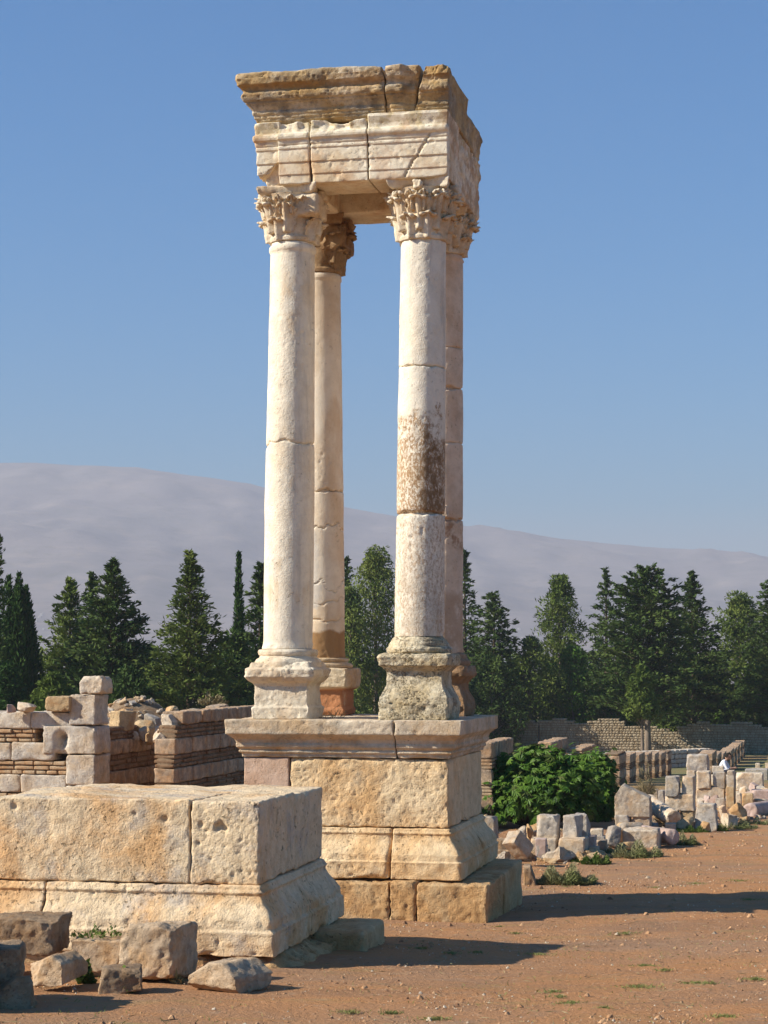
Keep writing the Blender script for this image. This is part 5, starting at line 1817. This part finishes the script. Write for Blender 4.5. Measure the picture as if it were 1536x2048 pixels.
conifer("dark tall conifer cut by the right edge of the photo", 1545, YR - 10, 1160, 170, "dark", 42, 0.10, 0.6, 150, 0.4, 0.2, 14)
broad("small tree with a thin pale trunk before the boundary wall", 1284, YBW - 14, 1330, 90, "mid", 43, 40, 170, 0.45, droopy=0.3, cs=0.10)
for i, (px, yt, w, fol, lab) in enumerate((
        (1060, 1270, 130, "mid", "olive green shrub behind the boundary wall below the ragged pine"),
        (1145, 1290, 130, "bright", "bright leafy shrub behind the boundary wall, left of centre"),
        (1232, 1330, 110, "bright", "vivid green shrub behind the boundary wall beneath the sparse conifer"),
        (1345, 1390, 110, "mid", "low shrub behind the boundary wall right of the bare trunk"),
        (1425, 1385, 110, "bright", "sunlit green shrub near the right end of the boundary wall"),
        (860, 1330, 130, "dark", "dark shrub glimpsed behind the stained column"),
        (745, 1330, 150, "mid", "olive shrub at the foot of the feathery tree between the columns"),
        (1510, 1340, 140, "dark", "dark shrub under the trees at the right edge"))):
    broad(lab, px, YBW + 6 + i % 3, yt, w, fol, 60 + i, 46, 180, 0.02, droopy=0.1, name="shrub", cat="shrub", group="shrubs under the trees")


# a dim wood closing the view behind the garden trees
def far_wood():
    rng = np.random.default_rng(5)
    C, D = [], []
    for i in range(150):
        X = -60 + i * 1.0
        Y = 165 + rng.uniform(-6, 6)
        top = zpx(rng.uniform(1300, 1335), Y) - gz(X, Y)
        m = 260
        t = rng.uniform(0, 1, m)
        a = rng.uniform(0, 2 * PI, m)
        r = 2.0 * (1 - 0.75 * t) * np.sqrt(rng.uniform(0.3, 1, m))
        C.append(np.stack([X + r * np.cos(a), Y + r * np.sin(a), gz(X, Y) + top * t], -1))
        D.append(rng.normal(0, 0.7, (m, 3)))
    mb = MB()
    V, F = leaves(np.concatenate(C), np.concatenate(D), 0.8, 0.35, rng)
    mb.add(V, F)
    o = mb.build("far_wood", FOL["dark"], smooth=False)
    tag(o, "dim wood of dark foliage behind the garden trees", "wood", kind="stuff")


far_wood()


# palmate bush beside the rubble
def palmate_bush(label, px, Y, yt, wpx, n, seed, fol="fig", leaf=0.17, name="bush", blobs=None):
    rng = np.random.default_rng(seed)
    p = at(px, yt, Y)
    zg = gz(p.x, Y)
    h = p.z - zg
    r = wpx / ppm(Y) / 2
    root = empty(name, (p.x, Y, zg))
    tag(root, label, "bush")
    # shell of overlapping mounds
    blobs = blobs or [(-0.45, 0.0, 0.38, 0.52, 0.42), (0.0, 0.0, 0.62, 0.5, 0.42), (0.45, 0.0, 0.45, 0.52, 0.5), (0.1, -0.25, 0.35, 0.55, 0.40), (-0.15, 0.1, 0.5, 0.6, 0.45), (-0.25, -0.2, 0.3, 0.55, 0.4), (0.5, -0.15, 0.3, 0.4, 0.4), (-0.08, 0, 0.84, 0.16, 0.16), (0.22, 0, 0.78, 0.14, 0.14), (-0.72, -0.1, 0.3, 0.24, 0.3), (0.62, 0, 0.66, 0.16, 0.16), (-0.4, 0, 0.72, 0.15, 0.15)]
    V_, F_, nv = [], [], 0
    sm = MB()
    cnt = 0
    while cnt < n:
        b = blobs[rng.integers(len(blobs))]
        d = rng.normal(size=3)
        d /= np.linalg.norm(d)
        if d[2] < -0.5:
            continue
        q = rng.uniform(0.30, 1.0) ** 0.4 * (1 + 0.15 * rng.normal())
        c = np.array([b[0] * r + d[0] * b[3] * r * q, b[1] * r + d[1] * b[3] * r * q, b[2] * h + d[2] * b[4] * h * q])
        if c[2] < 0.04 or c[2] > h * 1.04:
            continue
        if cnt % 9 == 0 and d[2] > 0.1:
            c = c + d * np.array([0.10, 0.10, 0.16]) * rng.uniform(0.3, 1.3)
        s = leaf * rng.uniform(0.45, 1.25)
        # leaf frame: outward, drooping
        nrm = d * 0.7 + np.array([-0.25, -0.3, 0.75]) + rng.normal(0, 0.35, 3)
        nrm /= np.linalg.norm(nrm)
        t = np.cross(nrm, rng.normal(size=3))
        t /= np.linalg.norm(t)
        e = np.cross(nrm, t)
        k = 5 if rng.uniform() < 0.7 else 7
        for j in range(k):
            a = (j - (k - 1) / 2) * (2.3 / (k - 1)) + rng.normal(0, 0.08)
            L = s * (1 - 0.28 * abs(j - (k - 1) / 2) / ((k - 1) / 2))
            dr = math.cos(a) * t + math.sin(a) * e
            sd = -math.sin(a) * t + math.cos(a) * e
            w = L * 0.17
            dz = -nrm * 0.18 * L
            pts = [c, c + dr * L * 0.5 + sd * w, c + dr * L + dz, c + dr * L * 0.5 - sd * w]
            V_.append(np.array(pts))
            F_.append(np.array([[0, 1, 2, 3]]) + nv)
            nv += 4
        cnt += 1
        if cnt % 14 == 0:
            limb(sm, (c[0] * 0.2, c[1] * 0.2, 0), c - d * 0.05, 0.012, 0.004)
    mb = MB()
    mb.add(np.concatenate(V_), np.concatenate(F_))
    mb.m[0][:] = (np.arange(len(mb.m[0])) * 7919 // 13 % 11 == 0).astype(np.int32) + 2 * (np.arange(len(mb.m[0])) // 35 % 9 == 0).astype(np.int32)
    mb.m[0][mb.m[0] > 2] = 2
    mb.build("foliage", [FOL[fol], FOL["bright"], FOL["oldleaf"]], root, smooth=False)
    sm.build("stem", M["bark"], root)
    return root


palmate_bush("large green bush of hand-shaped leaves beside the tetrapylon", 1074, 36.5, 1494, 262, 3900, 71, leaf=0.175)
palmate_bush("smaller rounded dark green bush behind the right of the large one", 1196, 38.5, 1506, 88, 1800, 72, leaf=0.12, blobs=[(0, 0, 0.45, 0.85, 0.5), (0.1, -0.2, 0.7, 0.6, 0.3), (0, 0, 0.2, 0.8, 0.4)])


def weed(label, px, py, wpx, hpx, n, seed, fol, ln=0.09, wd=0.014, Y=None, name="weed_clump", cat="weed", spread=1.0):
    rng = np.random.default_rng(seed)
    p = ground_hit(px, py) if Y is None else at(px, py, Y)
    k = ppm(p.y)
    rx, h = wpx / k / 2, hpx / k
    ry = rx * 0.8
    a = rng.uniform(0, 2 * PI, n)
    q = np.sqrt(rng.uniform(0, 1, n))
    x, y = np.cos(a) * q * rx, np.sin(a) * q * ry
    z = h * rng.uniform(0.02, 1, n) * (1 - 0.75 * q * q) * (0.75 + 0.4 * np.sin(x * 9 / max(rx, 0.1) + seed))
    C = np.stack([x, y, np.clip(z, 0.01, None)], -1)
    zz_ = tz(p.x + x, p.y + y) - gz(p.x, p.y) if Y is None else 0
    C[:, 2] += zz_
    D = np.stack([np.cos(a) * q, np.sin(a) * q, np.full(n, 0.75)], -1) + rng.normal(0, 0.45, (n, 3))
    mb = MB()
    V, F = leaves(C, D, ln, wd, rng)
    mb.add(V, F)
    o = mb.build(name, FOL[fol], smooth=False)
    o.location = (p.x, p.y, p.z if Y is not None else gz(p.x, p.y))
    tag(o, label, cat, "weeds among the stones")
    return o


weed("wide grey-green weed clump beside the right end of the tetrapylon step", 1130, 1768, 125, 38, 3600, 81, "grey", 0.09, 0.013)
weed("grey-green weed before the pale speckled block", 1270, 1714, 110, 32, 2600, 82, "grey", 0.08, 0.012)
weed("small weed clump left of the long shadow below the stacked stones", 1192, 1728, 60, 22, 1200, 83, "weed", 0.07, 0.014)
weed("weed at the foot of the pinkish fallen column", 1368, 1690, 60, 26, 1400, 84, "grey", 0.08, 0.012)
weed("green strip of weeds below the stacked pier", 1385, 1664, 70, 14, 1400, 85, "weed", 0.06, 0.014)
weed("weeds on the earth before the pale pink boulder", 1470, 1656, 90, 18, 1700, 86, "grey", 0.07, 0.013)
weed("low weeds at the foot of the small stack right of the pinkish block", 1215, 1706, 50, 14, 500, 94, "grey", 0.06, 0.012)
weed("low weeds between the orange stone and the pale pink boulder", 1436, 1662, 40, 12, 500, 95, "weed", 0.06, 0.012)
weed("low dry weeds before the grey-mauve drum at the right edge", 1515, 1648, 60, 12, 700, 96, "grey", 0.06, 0.012)
weed("small weeds against the low course beneath the notched cube", 1160, 1724, 50, 14, 500, 97, "weed", 0.06, 0.013)
weed("dry tall grass behind the gable-topped block", 1292, 1590, 40, 60, 500, 87, "dry", 0.22, 0.008, Y=YM(33.0), cat="grass clump", name="grass_clump")
weed("leafy weed growing left of the small brown rock", 172, 1968, 34, 44, 330, 88, "weed", 0.055, 0.032)
weed("leafy weed growing before the small brown rock", 245, 1984, 56, 44, 480, 89, "weed", 0.055, 0.032)
weed("tiny weed at the foot of the squared grey-brown block", 355, 1966, 26, 26, 60, 90, "grey", 0.05, 0.012)
weed("sparse weeds along the top of the low rough rock", 195, 1872, 110, 24, 150, 91, "weed", 0.035, 0.014, Y=14.35)
weed("dry weed on the rubble heap near the flat slabs", 425, 1408, 60, 22, 260, 92, "dry", 0.12, 0.02, Y=33.2)
weed("dry stalks rising between the column bases on the pedestal top", 665, 1437, 60, 36, 60, 93, "dry", 0.16, 0.006, Y=21.6)


# grass tufts and pebbles on the street: uncountable
def tufts():
    rng = np.random.default_rng(9)
    C, D = [], []
    spots = [(1280, 1975, 60), (1030, 1868, 22), (905, 1908, 26), (955, 1906, 22), (1075, 1910, 34), (1105, 1985, 30), (1140, 2008, 34), (1120, 1995, 24), (1290, 1933, 36), (1395, 1968, 46), (1510, 1960, 40),
             (1420, 1970, 30), (840, 1898, 26), (700, 2026, 40), (780, 2028, 36), (1330, 1942, 30), (1210, 2018, 22), (1450, 2035, 40), (1390, 1768, 40), (1310, 1776, 20), (1480, 1762, 40), (1130, 1775, 20),
             (1250, 1868, 40), (1000, 1855, 20), (1500, 1800, 40), (870, 2040, 50)]
    for (px, py, w) in spots:
        p = ground_hit(px, py)
        r = w / ppm(p.y) / 2 * 1.3
        m = int(w * 3.2)
        a = rng.uniform(0, 2 * PI, m)
        q = np.abs(rng.normal(0, 0.75, m))
        x, y = p.x + np.cos(a) * q * r, p.y + np.sin(a) * q * r * 0.8
        z = tz(x, y)
        C.append(np.stack([x, y, z + 0.008], -1))
        D.append(np.stack([rng.normal(0, 0.8, m), rng.normal(0, 0.8, m), np.full(m, 0.55)], -1))
    # sparse blades elsewhere
    m = 12000
    x = rng.uniform(-4, 8, m)
    y = rng.uniform(11, 34, m)
    keep = fbm(np.stack([x * 0.9, y * 0.9, x * 0], -1), 3, 0.6, 31) > 0.30
    x, y = x[keep], y[keep]
    C.append(np.stack([x, y, tz(x, y) + 0.008], -1))
    D.append(np.stack([rng.normal(0, 0.8, len(x)), rng.normal(0, 0.8, len(x)), np.full(len(x), 0.6)], -1))
    mb = MB()
    V, F = leaves(np.concatenate(C), np.concatenate(D), 0.040, 0.0055, rng)
    mb.add(V, F)
    o = mb.build("grass", FOL["turf"], smooth=False)
    tag(o, "thin grass growing in tufts on the red earth", "grass", kind="stuff")


tufts()


def pebbles():
    rng = np.random.default_rng(10)
    n = 56000
    y = 11 + 25 * rng.uniform(0, 1, n) ** 1.5
    x = rng.uniform(-0.24, 0.32, n) * y
    dens = fbm(np.stack([x * 0.6, y * 0.6, x * 0], -1), 3, 0.6, 33)
    keep = rng.uniform(-0.6, 0.9, n) < dens + 0.25
    x, y = x[keep], y[keep]
    n = len(x)
    z = tz(x, y)
    s = 0.0045 + 0.0055 * rng.pareto(3.2, n)
    s = np.clip(s, 0, 0.032) * np.clip(y / 16, 0.8, 1.6)
    # octahedral stone with a cut top
    base = np.array([[1, 0, 0], [0.3, 0.9, 0.1], [-0.8, 0.5, 0], [-0.7, -0.6, 0.1], [0.4, -0.9, 0], [0.4, 0.3, 0.75], [-0.4, 0.2, 0.8], [0.0, -0.4, 0.7]])
    fq = np.array([[0, 1, 5, 5], [1, 2, 6, 5], [2, 3, 6, 6], [3, 4, 7, 6], [4, 0, 5, 7]])
    tri = np.array([[0, 1, 5], [1, 6, 5], [1, 2, 6], [2, 3, 6], [3, 7, 6], [3, 4, 7], [4, 5, 7], [4, 0, 5], [5, 6, 7]])
    a = rng.uniform(0, 2 * PI, n)
    ca, sa = np.cos(a), np.sin(a)
    B = base[None] * rng.uniform(0.65, 1.25, (n, 8, 3)) * s[:, None, None]
    X = B[:, :, 0] * ca[:, None] - B[:, :, 1] * sa[:, None] + x[:, None]
    Y = B[:, :, 0] * sa[:, None] + B[:, :, 1] * ca[:, None] + y[:, None]
    Z = B[:, :, 2] + z[:, None] - 0.001
    V = np.stack([X, Y, Z], -1).reshape(-1, 3)
    F = (tri[None] + (np.arange(n) * 8)[:, None, None])
    mb = MB()
    cls = rng.integers(0, 6, n)
    mats = [plain("ochre pebble", ((0.46, 0.28, 0.15), (0.36, 0.19, 0.09)), 9), plain("pale pebble", ((0.55, 0.46, 0.34), (0.42, 0.32, 0.21)), 9),
            plain("brown pebble", ((0.24, 0.13, 0.07), (0.17, 0.09, 0.05)), 9)]
    mb.v.append(V)
    mb.n += len(V)
    for c, sel in ((0, cls < 4), (1, cls == 4), (2, cls == 5)):
        f = F[sel].reshape(-1, 3)
        mb.f.append(f)
        mb.m.append(np.full(len(f), c, dtype=np.int32))
    o = mb.build("pebbles", mats, smooth=False)
    tag(o, "small pebbles scattered over the red earth", "pebbles", kind="stuff")


pebbles()

def litter():
    rng = np.random.default_rng(14)
    n = 2600
    y = 11 + 22 * rng.uniform(0, 1, n) ** 1.4
    x = rng.uniform(-0.24, 0.3, n) * y
    keep = fbm(np.stack([x * 0.7, y * 0.7, x * 0 + 4], -1), 3, 0.6, 35) > -0.05
    x, y = x[keep], y[keep]
    C = np.stack([x, y, tz(x, y) + 0.012], -1)
    D = np.stack([rng.normal(0, 1, len(x)), rng.normal(0, 1, len(x)), rng.normal(0, 0.12, len(x))], -1)
    mb = MB()
    V, F = leaves(C, D, 0.07, 0.006, rng)
    mb.add(V, F)
    o = mb.build("straw", FOL["dry"], smooth=False)
    tag(o, "dry straw littered over the red earth", "straw", kind="stuff")


litter()


# small rubble between the cut stones on the right
def scatter_rubble():
    rng = np.random.default_rng(21)
    mb = MB()
    base, BF = block((-1, -1, -0.8), (1, 1, 0.8), 0.7, 0.3, 0.3, 0.1, 1.5, seed=5)
    pts = [(990, 1722, 60), (1050, 1715, 40), (1100, 1718, 50), (1160, 1716, 60), (1210, 1700, 60), (1240, 1680, 40), (1330, 1655, 40), (1400, 1655, 60), (1450, 1640, 60), (1500, 1635, 60),
           (1440, 1615, 70), (1490, 1612, 60), (1000, 1690, 60), (1060, 1670, 60), (1180, 1690, 60), (1340, 1640, 60), (1520, 1600, 60), (1300, 1625, 60), (1380, 1600, 60), (1330, 1600, 60), (1460, 1600, 70), (1420, 1625, 60), (1490, 1590, 70), (1270, 1690, 40), (1140, 1722, 60)]
    for (px, py, w) in pts:
        for _ in range(16):
            p = ground_hit(px + rng.normal(0, w * 0.4), py + rng.normal(0, 5))
            s = 0.03 + 0.035 * rng.pareto(2.5)
            s = min(s, 0.16)
            q = base * np.array([s, s * rng.uniform(0.6, 1), s * rng.uniform(0.4, 0.8)])
            q = q * (1 + 0.25 * fbm(base * 1.3 + rng.uniform(0, 50), 2, 0.5, 3))[:, None]
            q = q @ rotm(rng.uniform(-0.5, 0.5), rng.uniform(-0.5, 0.5), rng.uniform(0, 6)).T
            mb.add(q + np.array([p.x, p.y, gz(p.x, p.y) + s * 0.3]), BF, int(rng.integers(0, 3)))
    o = mb.build("rubble", [M["rub"], M["rubtan"], M["rubgrey"]], smooth=False)
    tag(o, "small broken stones lying between the cut blocks", "rubble", kind="stuff")


scatter_rubble()


# ------------------------------------------------------------------ the seated visitor
def make_person():
    Y = 62.0
    p = at(1440, 1543, Y)
    V, F = block((-0.3, -0.25, gz(p.x, Y) - 0.2), (0.35, 0.25, p.z - 0.10), 0.06, 0.03, 0.08, 0.02, 4, seed=77)
    mb = MB()
    mb.add(V, F)
    o = mb.build("stone_block", M["rub"])
    o.location = (p.x, Y, 0)
    tag(o, "stone on which the distant seated person rests", "block")
    root = empty("person", (p.x, Y, p.z))
    tag(root, "person in a white shirt and dark trousers sitting bent forward on the far stones", "person")
    verts = {"pelvis": (0, 0, 0.02, 0.105), "waist": (0.05, 0, 0.13, 0.095), "chest": (0.13, 0, 0.27, 0.115), "neck": (0.20, 0, 0.36, 0.045), "head0": (0.235, 0, 0.40, 0.055)}
    bones = [("pelvis", "waist"), ("waist", "chest"), ("chest", "neck"), ("neck", "head0")]
    for s, nm in ((-1, "r"), (1, "l")):
        verts["hip" + nm] = (0.03, 0.09 * s, 0.0, 0.085)
        verts["knee" + nm] = (0.42, 0.11 * s, 0.06, 0.058)
        verts["ankle" + nm] = (0.40, 0.11 * s, -0.34, 0.04)
        verts["toe" + nm] = (0.54, 0.12 * s, -0.38, 0.032)
        verts["shoulder" + nm] = (0.15, 0.17 * s, 0.29, 0.055)
        verts["elbow" + nm] = (0.27, 0.20 * s, 0.08, 0.042)
        verts["wrist" + nm] = (0.43, 0.10 * s, 0.12, 0.03)
        bones += [("pelvis", "hip" + nm), ("hip" + nm, "knee" + nm), ("knee" + nm, "ankle" + nm), ("ankle" + nm, "toe" + nm), ("chest", "shoulder" + nm),
                  ("shoulder" + nm, "elbow" + nm), ("elbow" + nm, "wrist" + nm)]
        verts["palm" + nm] = (0.49, 0.07 * s, 0.13, 0.026)
        bones.append(("wrist" + nm, "palm" + nm))
        for f in range(4):
            verts[f"f{f}{nm}"] = (0.56 - 0.01 * abs(f - 1.5), 0.07 * s + (f - 1.5) * 0.018, 0.115, 0.008)
            bones.append(("palm" + nm, f"f{f}{nm}"))
        verts["thumb" + nm] = (0.50, 0.07 * s - 0.05 * s, 0.15, 0.009)
        bones.append(("palm" + nm, "thumb" + nm))
    names = list(verts)
    me = bpy.data.meshes.new("body")
    me.from_pydata([verts[n][:3] for n in names], [(names.index(a), names.index(b)) for a, b in bones], [])
    body = bpy.data.objects.new("body", me)
    COL.objects.link(body)
    body.parent = root
    sk = body.modifiers.new("skin", "SKIN")
    for i, n in enumerate(names):
        me.skin_vertices[0].data[i].radius = (verts[n][3], verts[n][3])
    me.skin_vertices[0].data[0].use_root = True
    body.modifiers.new("sub", "SUBSURF").levels = 2
    body.modifiers["sub"].render_levels = 2
    dg = bpy.context.evaluated_depsgraph_get()
    ev = bpy.data.meshes.new_from_object(body.evaluated_get(dg))
    body.modifiers.clear()
    body.data = ev
    shirt = plain("white cotton", ((0.80, 0.80, 0.82), (0.70, 0.70, 0.73)), 12)
    trous = plain("dark cloth", ((0.03, 0.035, 0.05), (0.05, 0.05, 0.065)), 12)
    skin = plain("skin", ((0.42, 0.25, 0.17), (0.36, 0.21, 0.14)), 8)
    ev.materials.clear()
    for m_ in (skin, shirt, trous):
        ev.materials.append(m_)
    for po in ev.polygons:
        c = po.center
        po.use_smooth = True
        if c.z > 0.345 and c.x > 0.17:
            po.material_index = 0
        elif c.x > 0.30 and c.z > 0.075 and abs(c.y) < 0.19 and c.z > 0.1:
            po.material_index = 0
        elif c.z > 0.07 and c.x < 0.31:
            po.material_index = 1
        else:
            po.material_index = 2
    # head with a face, then hair
    mb = MB()
    n = 24
    th = np.linspace(0, PI, 18)
    ph_ = np.arange(n) / n * 2 * PI
    T, P_ = np.meshgrid(th, ph_, indexing="ij")
    X = np.sin(T) * np.cos(P_) * 0.092
    Yy = np.sin(T) * np.sin(P_) * 0.075
    Z = np.cos(T) * 0.118
    X = X + 0.020 * np.exp(-((Yy / 0.014) ** 2 + ((Z + 0.012) / 0.025) ** 2)) * (X > 0)      # nose
    X = X - 0.008 * np.exp(-(((np.abs(Yy) - 0.030) / 0.014) ** 2 + ((Z - 0.01) / 0.012) ** 2)) * (X > 0)  # eye sockets
    X = X + 0.005 * np.exp(-((Yy / 0.022) ** 2 + ((Z + 0.055) / 0.008) ** 2)) * (X > 0)      # mouth
    Yy = Yy + np.sign(Yy) * 0.014 * np.exp(-((X / 0.018) ** 2 + (Z / 0.03) ** 2))            # ears
    V = np.stack([X, Yy, Z], -1).reshape(-1, 3) @ rotm(0, 0.45, 0).T + np.array([0.265, 0, 0.475])
    idx = np.arange(18 * n).reshape(18, n)
    F = np.stack([idx[:-1], idx[1:], np.roll(idx[1:], -1, 1), np.roll(idx[:-1], -1, 1)], -1).reshape(-1, 4)
    hb = bpy.data.objects.new("head", None)
    mb.add(V, F)
    mb.build("head", skin, root)
    keep = (X < 0.02) & (Z > -0.07) | (Z > 0.055)
    mb = MB()
    Vh = np.stack([X * 1.09 - 0.004, Yy * 1.08, Z * 1.07 + 0.004], -1).reshape(-1, 3) @ rotm(0, 0.45, 0).T + np.array([0.265, 0, 0.475])
    kf = keep.reshape(-1)[F].all(1)
    mb.add(Vh, F[kf])
    mb.build("hair", plain("dark hair", ((0.012, 0.009, 0.007), (0.025, 0.018, 0.012)), 20), root)
    root.rotation_euler = (0, 0, R(-20))


make_person()


# ------------------------------------------------------------------ mountain, town, haze, sky
def make_mountain():
    rx = [-2600, -600, 0, 60, 150, 280, 400, 500, 690, 790, 930, 1050, 1200, 1400, 1536, 2200, 4200]
    ry = [1010, 940, 928, 926, 933, 938, 955, 968, 1014, 1033, 1056, 1068, 1086, 1104, 1112, 1140, 1200]
    Y0, Y1, Y2 = 1600.0, 4300.0, 5600.0
    us = np.linspace(-2600, 4200, 330)
    vs = np.concatenate([np.linspace(0, 1, 150), 1 + np.linspace(0.01, 0.4, 30)])
    U, Vv = np.meshgrid(us, vs, indexing="ij")
    Yg = np.where(Vv <= 1, Y0 + (Y1 - Y0) * Vv, Y1 + (Y2 - Y1) * (Vv - 1) / 0.4)
    X = (U - 768) / FPX * Y1 * (0.55 + 0.45 * Yg / Y1)
    ridge = np.interp(U, rx, ry)
    hr = EYE + (np.tan(np.arctan((1024 - ridge) / FPX) + PITCH)) * Y1
    prof = np.where(Vv <= 1, Vv ** 1.35, 1 - 0.5 * ((Vv - 1) / 0.4))
    P = np.stack([X.ravel() / 600, Yg.ravel() / 600, np.zeros(X.size)], -1)
    n = fbm(P, 6, 0.5, 41).reshape(X.shape)
    rdg = 1 - np.abs(fbm(P * np.array([1.8, 0.6, 1]), 5, 0.5, 43).reshape(X.shape))
    Z = -16 + (hr + 16) * prof
    w = np.clip(Vv, 0, 1) * (1 - np.clip(Vv - 0.94, 0, 0.06) / 0.07)
    rd2 = 1 - np.abs(fbm(P * np.array([5.0, 1.8, 1]), 5, 0.55, 47).reshape(X.shape))
    Z = Z + w * (24 * n + 46 * (rdg - 0.75) + 14 * (rd2 - 0.75))
    Z = np.where(np.abs(Vv - 1) < 0.03, Z + 2.5 * n, Z)
    idx = np.arange(X.size).reshape(X.shape)
    F = np.stack([idx[:-1, :-1], idx[1:, :-1], idx[1:, 1:], idx[:-1, 1:]], -1).reshape(-1, 4)
    mb = MB()
    mb.add(np.stack([X, Yg, Z], -1).reshape(-1, 3), F)
    m, nt, b = newmat("dry mountain slopes")
    h = NT(nt)
    co = h.coord(False)
    c = h.mix(h.ramp(h.noise(co, 0.0035, 8, 0.62), 0.4, 0.62), (0.255, 0.215, 0.195), (0.21, 0.185, 0.17))
    c = h.mix(h.math("MULTIPLY", h.ramp(h.noise(co, 0.012, 6, 0.7), 0.50, 0.66), 0.5), c, (0.36, 0.28, 0.22))
    c = h.mix(h.math("MULTIPLY", h.ramp(h.noise(co, 0.03, 5, 0.7), 0.50, 0.64), 0.4), c, (0.13, 0.125, 0.085))
    h.l(c, b.inputs["Base Color"])
    o = mb.build("mountain", m)
    tag(o, kind="structure")
    return mb.v[0], us, vs, Z, X, Yg


mv, us, vs, MZ, MX, MY = make_mountain()


def make_town():
    rng = np.random.default_rng(3)
    mb = MB()
    for i in range(600):
        px = rng.normal(300, 60) if i < 450 else rng.normal(1005, 40)
        a = np.argmin(np.abs(us - px))
        v = rng.uniform(0.05, 0.3)
        b = np.argmin(np.abs(vs - v))
        x, y, z = MX[a, b], MY[a, b], MZ[a, b]
        py = 1024 - FPX * math.tan(math.atan((z - EYE) / y) - PITCH)
        if not 1225 < py < 1285:
            continue
        s = rng.uniform(0.7, 1.8)
        V, F = lattice(np.array([-s, s]), np.array([-s, s]), np.array([-3., rng.uniform(1.2, 3.0)]))
        mb.add(V + np.array([x, y, z]), F)
    o = mb.build("far_town", plain("pale plaster", ((0.7, 0.66, 0.6), (0.6, 0.52, 0.45)), 0.05), smooth=False)
    tag(o, "distant pale houses of a town sprinkled along the foot of the mountain", "town", kind="stuff")


make_town()

# the air of the valley: one closed box round the camera and the whole scene
hz = MB()
V, F = lattice(np.array([-5400., 5400.]), np.array([-400., 7500.]), np.array([-18., 480.]))
hz.add(V, F)
hm = bpy.data.materials.new("valley haze")
hm.use_nodes = True
nt = hm.node_tree
nt.nodes.clear()
out = nt.nodes.new("ShaderNodeOutputMaterial")
vol = nt.nodes.new("ShaderNodeVolumePrincipled")
vol.inputs["Color"].default_value = (0.66, 0.66, 0.74, 1)
vol.inputs["Density"].default_value = 0.0003
vol.inputs["Anisotropy"].default_value = 0.0
nt.links.new(vol.outputs[0], out.inputs["Volume"])
ho = hz.build("haze", hm, smooth=False)
tag(ho, kind="stuff")

# sun and sky: shadows fall to the right and a little away
SUN_EL = R(32.5)
SHADOW = R(12.5)           # shadow direction measured from +X towards +Y
sd = Vector((math.cos(SHADOW) * math.cos(SUN_EL), math.sin(SHADOW) * math.cos(SUN_EL), -math.sin(SUN_EL)))
sun = bpy.data.lights.new("sun", "SUN")
sun.energy = 5.0
sun.angle = R(0.5)
sun.color = (1.0, 0.94, 0.82)
so = bpy.data.objects.new("sun", sun)
COL.objects.link(so)
so.rotation_euler = sd.to_track_quat("-Z", "Y").to_euler()
so.location = (-30, 0, 30)
w = bpy.data.worlds.new("World")
scene.world = w
w.use_nodes = True
nt = w.node_tree
bg = nt.nodes["Background"]
sky = nt.nodes.new("ShaderNodeTexSky")
sky.sky_type = "NISHITA"
sky.sun_disc = False
sky.sun_elevation = SUN_EL
to_sun = -sd
sky.sun_rotation = math.atan2(to_sun.x, to_sun.y)
sky.altitude = 900
sky.air_density = 1.2
sky.dust_density = 1.5
sky.ozone_density = 6.0
hsv = nt.nodes.new("ShaderNodeHueSaturation")
hsv.inputs["Saturation"].default_value = 2.2
hsv.inputs["Hue"].default_value = 0.499
nt.links.new(sky.outputs[0], hsv.inputs["Color"])
nt.links.new(hsv.outputs[0], bg.inputs[0])
bg.inputs[1].default_value = 0.08

scene.render.engine = "CYCLES"
cy = scene.cycles
cy.use_denoising = True
cy.max_bounces = 8
cy.diffuse_bounces = 6
cy.glossy_bounces = 2
cy.transmission_bounces = 3
cy.volume_bounces = 0
cy.transparent_max_bounces = 4
cy.use_adaptive_sampling = True
cy.adaptive_threshold = 0.01
cy.caustics_reflective = False
cy.caustics_refractive = False
vs_ = scene.view_settings
vs_.view_transform = "Standard"
vs_.look = "None"
vs_.gamma = 1
vs_.exposure = 0.84
vs_.use_curve_mapping = False
